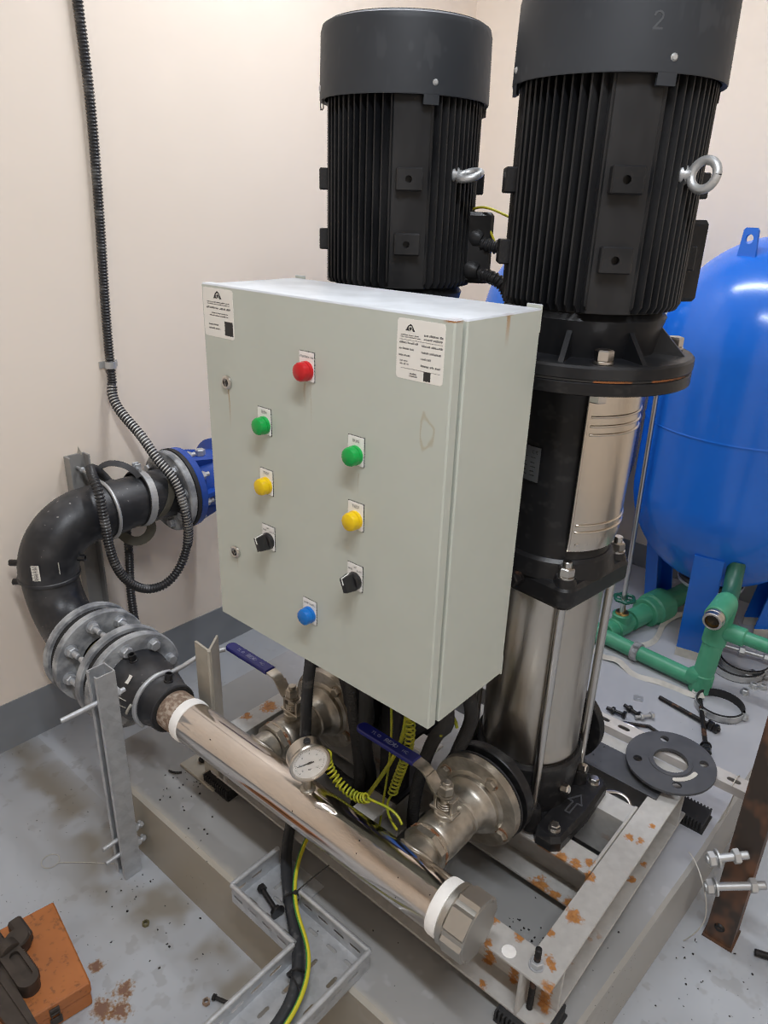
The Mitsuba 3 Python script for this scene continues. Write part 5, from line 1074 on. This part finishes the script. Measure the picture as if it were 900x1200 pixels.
clamp((0.630, 1.475), 0.068, 0.08, 'silver half pipe clamp farther back behind the green riser', 'm_zinc', gap=(195, 350))
t = thing('long_bolt', 'long zinc bolt with nuts lying on the half pipe clamps behind the green riser', 'bolt')
obj('shank', stud((0.555, 1.475, PLINTH + 0.034), (0.715, 1.510, PLINTH + 0.030), 0.0075, (), pitch=0.004), 'm_zinc', t, True)
[obj('nut', hexn(o_, (1, 0.22, 0), a_, h_), 'm_zinc', t, False) for o_, a_, h_ in (((0.605, 1.486, PLINTH + 0.0327), 0.026, 0.018), ((0.672, 1.501, PLINTH + 0.031), 0.021, 0.03), ((0.715, 1.510, PLINTH + 0.030), 0.026, 0.012))]
NUTS = [(0.575, 1.203, 'zinc nut lying against the round pipe clamp'), (0.679, 1.312, 'single zinc nut between the round pipe clamp and the half clamps'), (0.690, 1.362, 'zinc nut lying next to the end nut of its pair behind the round clamp'), (0.712, 1.374, 'zinc nut at the right end of its pair behind the round clamp'), (0.662, 1.40, 'zinc nut lying nearest the half clamps'), (0.667, 1.428, 'zinc nut leaning on the half clamps')]
for x, y, nm in NUTS:
    one('loose_nut', cat(cut(hexn((x, y, PLINTH + 0.0025), (0, 0, 1), 0.019, 0.013, rot=x * 900), cyl((x, y, PLINTH), (x, y, PLINTH + 0.03), 0.0058, 14)), ring((x, y, PLINTH), (0, 0, 1), 0.006, 0.013, 0.0025, 20)), 'm_zinc', nm, 'nut', 'loose nuts on the plinth', smooth=False)
one('square_washer', prism(sbox(-0.013, -0.013, 0.013, 0.013).difference(Point(0, 0).buffer(0.005)), 0.0025, M((0.461, 1.072, PLINTH), (0.9, 0.3, 0), (-0.3, 0.9, 0))), 'm_zinc', 'square washer lying alone on the plinth behind the right pump', 'washer', smooth=False)
one('bent_rod', tube(spline([(0.425, 0.905, PLINTH + 0.006), (0.47, 0.925, PLINTH + 0.008), (0.515, 0.930, PLINTH + 0.008), (0.55, 0.905, PLINTH + 0.008), (0.575, 0.86, PLINTH + 0.008)], 0.008), 0.0065, 12), 'm_steel', 'bright bent steel rod lying behind the gasket ring', 'rod', smooth=True)
t = thing('expansion_anchor', 'blue silver expansion bolt lying beside the bent rod', 'bolt')
obj('shank', lathe([(0, 0), (0.004, 0.0), (0.007, 0.04), (0.0095, 0.055), (0.0095, 0.085), (0.012, 0.087), (0.012, 0.093), (0.0075, 0.095), (0.0075, 0.115), (0, 0.116)], (0.445, 0.885, PLINTH + 0.011), (1, 0.15, 0), 18), 'm_steel', t)
one('black_rod', tube([(0.44, 0.915, PLINTH + 0.005), (0.535, 0.968, PLINTH + 0.006), (0.64, 0.925, PLINTH + 0.006)][:2] + [(0.66, 0.93, PLINTH + 0.006)], 0.0045, 8), 'm_blackrust', 'thin dark rod lying behind the bent rod', 'rod', smooth=True)
for k, (x, y, dx, dy, nm) in enumerate(((0.462, 0.962, 1, 0.1, 'short black bolt lying left of the bright bolt behind the bent rod'), (0.520, 1.010, 0.6, 0.8, 'short bright bolt lying behind the bent rod'), (0.492, 0.990, 1, -0.3, 'small dark bolt between the short black and bright bolts'))):
    d = unit(A(dx, dy, 0.0)); o = A(x, y, PLINTH + 0.010)
    t = thing('loose_bolt', nm, 'bolt')
    obj('shank', stud(o - d * 0.045, o, 0.0055, (0.3,), 0.018, pitch=0.003), 'm_zinc' if k == 1 else 'm_black', t, True)
    obj('head', hexn(o, d, 0.019, 0.009), 'm_zinc' if k == 1 else 'm_black', t, False)
one('drain_hose', tube(spline([(0.50, 0.40, FT - 0.075), (0.535, 0.455, FT - 0.03), (0.578, 0.506, FT - 0.012), (0.612, 0.545, FT - 0.010), (0.640, 0.550, FT - 0.016), (0.655, 0.532, FT - 0.030), (0.658, 0.515, FT - 0.055)], 0.006), 0.0055, 12), 'm_steel', 'thin bright hose arching inside the frame behind the pump foot', 'hose', smooth=True)
one('old_hose', tube(spline([(0.50, 1.80, PLINTH + 0.012), (0.525, 1.71, PLINTH + 0.012), (0.57, 1.645, PLINTH + 0.012), (0.635, 1.635, PLINTH + 0.012), (0.69, 1.69, PLINTH + 0.012), (0.715, 1.77, PLINTH + 0.03), (0.70, 1.82, PLINTH + 0.07)], 0.01), 0.011, 12), 'm_support', 'dusty grey hose curling on the floor under the big blue tank', 'hose', smooth=True)

# ------------------------------------------------------------------ right foreground: rusty post with through bolts
ps = thing('rusty_post', 'rust brown steel channel post standing on the floor at the right edge beside the plinth', 'post')
qx0, qx1, qy = 0.838, 0.893, 0.618
obj('channel', cat(box(qx0, qx1, qy + 0.002, qy + 0.008, FLOOR, 0.10), box(qx0, qx0 + 0.006, qy - 0.030, qy + 0.004, FLOOR, 0.10), box(qx1 - 0.006, qx1, qy - 0.030, qy + 0.004, FLOOR, 0.10)) if False else cat(box(qx0, qx1, qy, qy + 0.006, FLOOR, 0.10), box(qx1 - 0.006, qx1, qy, qy + 0.055, FLOOR, 0.10)), 'm_post', ps, False)
obj('base_plate', box(qx0 - 0.004, qx1 + 0.004, qy - 0.006, qy + 0.06, FLOOR, FLOOR + 0.004), 'm_post', ps, False)
obj('rivet', lathe([(0, 0.005), (0.008, 0.004), (0.011, 0)], (0.862, qy, FLOOR + 0.042), (0, -1, 0), 18), 'm_blackrust', ps)
for (pa, pb), nm in ((((0.822, 0.552, -0.548), (0.893, 0.604, -0.533)), 'longer zinc bolt sticking out beside the rusty post'), (((0.812, 0.556, -0.483), (0.852, 0.590, -0.472)), 'shorter zinc bolt at the rusty post above the longer one')):
    t = thing('through_bolt', nm, 'bolt')
    pa, pb = A(*pa), A(*pb); d = unit(pb - pa)
    obj('shank', stud(pa, pb + d * 0.03, 0.0085, (), pitch=0.004), 'm_zinc', t, True)
    obj('head', hexn(pb, d, 0.027, 0.013), 'm_zinc', t, False)
    obj('nut', hexn(pa + d * 0.004, d, 0.027, 0.014), 'm_zinc', t, False)
    obj('washer', cyl(pa + d * 0.021, pa + d * 0.0245, 0.0185, 22), 'm_zinc', t, False)
one('string', tube(spline([(0.77, 0.60, -0.530), (0.800, 0.575, -0.535), (0.826, 0.552, -0.560), (0.836, 0.555, -0.600), (0.838, 0.56, -0.64), (0.828, 0.565, -0.69), (0.81, 0.57, FLOOR + 0.002)], 0.006), 0.0013, 6), 'm_tape', 'white string hanging from the bolts at the rusty post', 'string', smooth=True)
t = thing('loose_bolt', 'dark bolt lying on the floor at the right edge of the picture', 'bolt')
obj('shank', stud((0.935, 0.640, FLOOR + 0.010), (0.985, 0.660, FLOOR + 0.010), 0.0075, ()), 'm_blackrust', t, True); obj('head', hexn((0.985, 0.660, FLOOR + 0.011), (1, 0.4, 0), 0.022, 0.011), 'm_blackrust', t, False)

# ------------------------------------------------------------------ small things on the floor and crumbs
def fnut(x, y, m, nm): one('loose_nut', cut(hexn((x, y, FLOOR), (0, 0, 1), 0.014, 0.009, rot=20), cyl((x, y, FLOOR - 0.01), (x, y, FLOOR + 0.03), 0.0045, 14)), m, nm, 'nut', smooth=False)
fnut(-0.082, -0.192, 'm_olive', 'dirty brass nut alone on the floor between the toolbox and the plinth')
fnut(0.154, -0.206, 'm_nipple', 'dirty nut on the floor beside the small black screw')
t = thing('small_screw', 'small black screw on the floor beside the cable tray', 'screw')
obj('shank', stud((0.160, -0.190, FLOOR + 0.006), (0.186, -0.180, FLOOR + 0.006), 0.004, ()), 'm_black', t, True); obj('head', hexn((0.156, -0.1915, FLOOR + 0.006), (1, 0.38, 0), 0.012, 0.006), 'm_black', t, False)
a = np.radians(np.linspace(20, 390, 30))
one('wire_loop', tube(np.vstack([np.stack([-0.392 + 0.020 * np.cos(a), -0.252 + 0.020 * np.sin(a), np.full(30, FLOOR + 0.0015)], 1), [(-0.33, -0.20, FLOOR + 0.0015), (-0.275, -0.155, FLOOR + 0.002)]]), 0.0010, 6), 'm_tape', 'thin wire ending in a loop on the floor beside the strut post', 'wire', smooth=True)
rng = np.random.RandomState(11); ms = []
for (cx, cy, s, n, z) in ((-0.20, 0.02, 0.03, 26, PLINTH), (-0.10, -0.03, 0.05, 12, PLINTH), (0.60, 0.20, 0.03, 30, PLINTH), (0.74, 0.30, 0.05, 14, PLINTH), (0.80, 0.56, 0.03, 26, FLOOR), (0.84, 0.45, 0.06, 30, FLOOR), (0.0, -0.20, 0.05, 14, FLOOR), (-0.20, -0.15, 0.035, 18, FLOOR), (0.33, -0.03, 0.03, 8, PLINTH), (0.55, 0.60, 0.04, 10, FRAME)):
    for k in range(n):
        x, y = cx + s * rng.randn(), cy + s * rng.randn()
        if z == PLINTH and not (-0.43 < x < 0.745 and y > -0.08): continue
        if z == FRAME and not (0.4 < x < 0.68 and 0.58 < y < 0.655): continue
        if z == FLOOR and (y > -0.10 and x < 0.81): continue
        q = rng.randn(8, 3); q /= np.linalg.norm(q, axis=1)[:, None]
        ms.append(hull(A(x, y, z + 0.0012 + (0.004 if z == FRAME else 0)) + q * A(1, 1, 0.5) * (0.0012 + 0.0022 * rng.rand())))
ms.append(tube(spline([(-0.262, 0.005, PLINTH + 0.002), (-0.248, 0.008, PLINTH + 0.003), (-0.235, 0.022, PLINTH + 0.002)], 0.004), 0.0025, 6))
k = one('debris', ms, 'm_black', 'dark crumbs and chips scattered over the plinth and the floor', 'debris', smooth=False); labels[k]['kind'] = 'stuff'
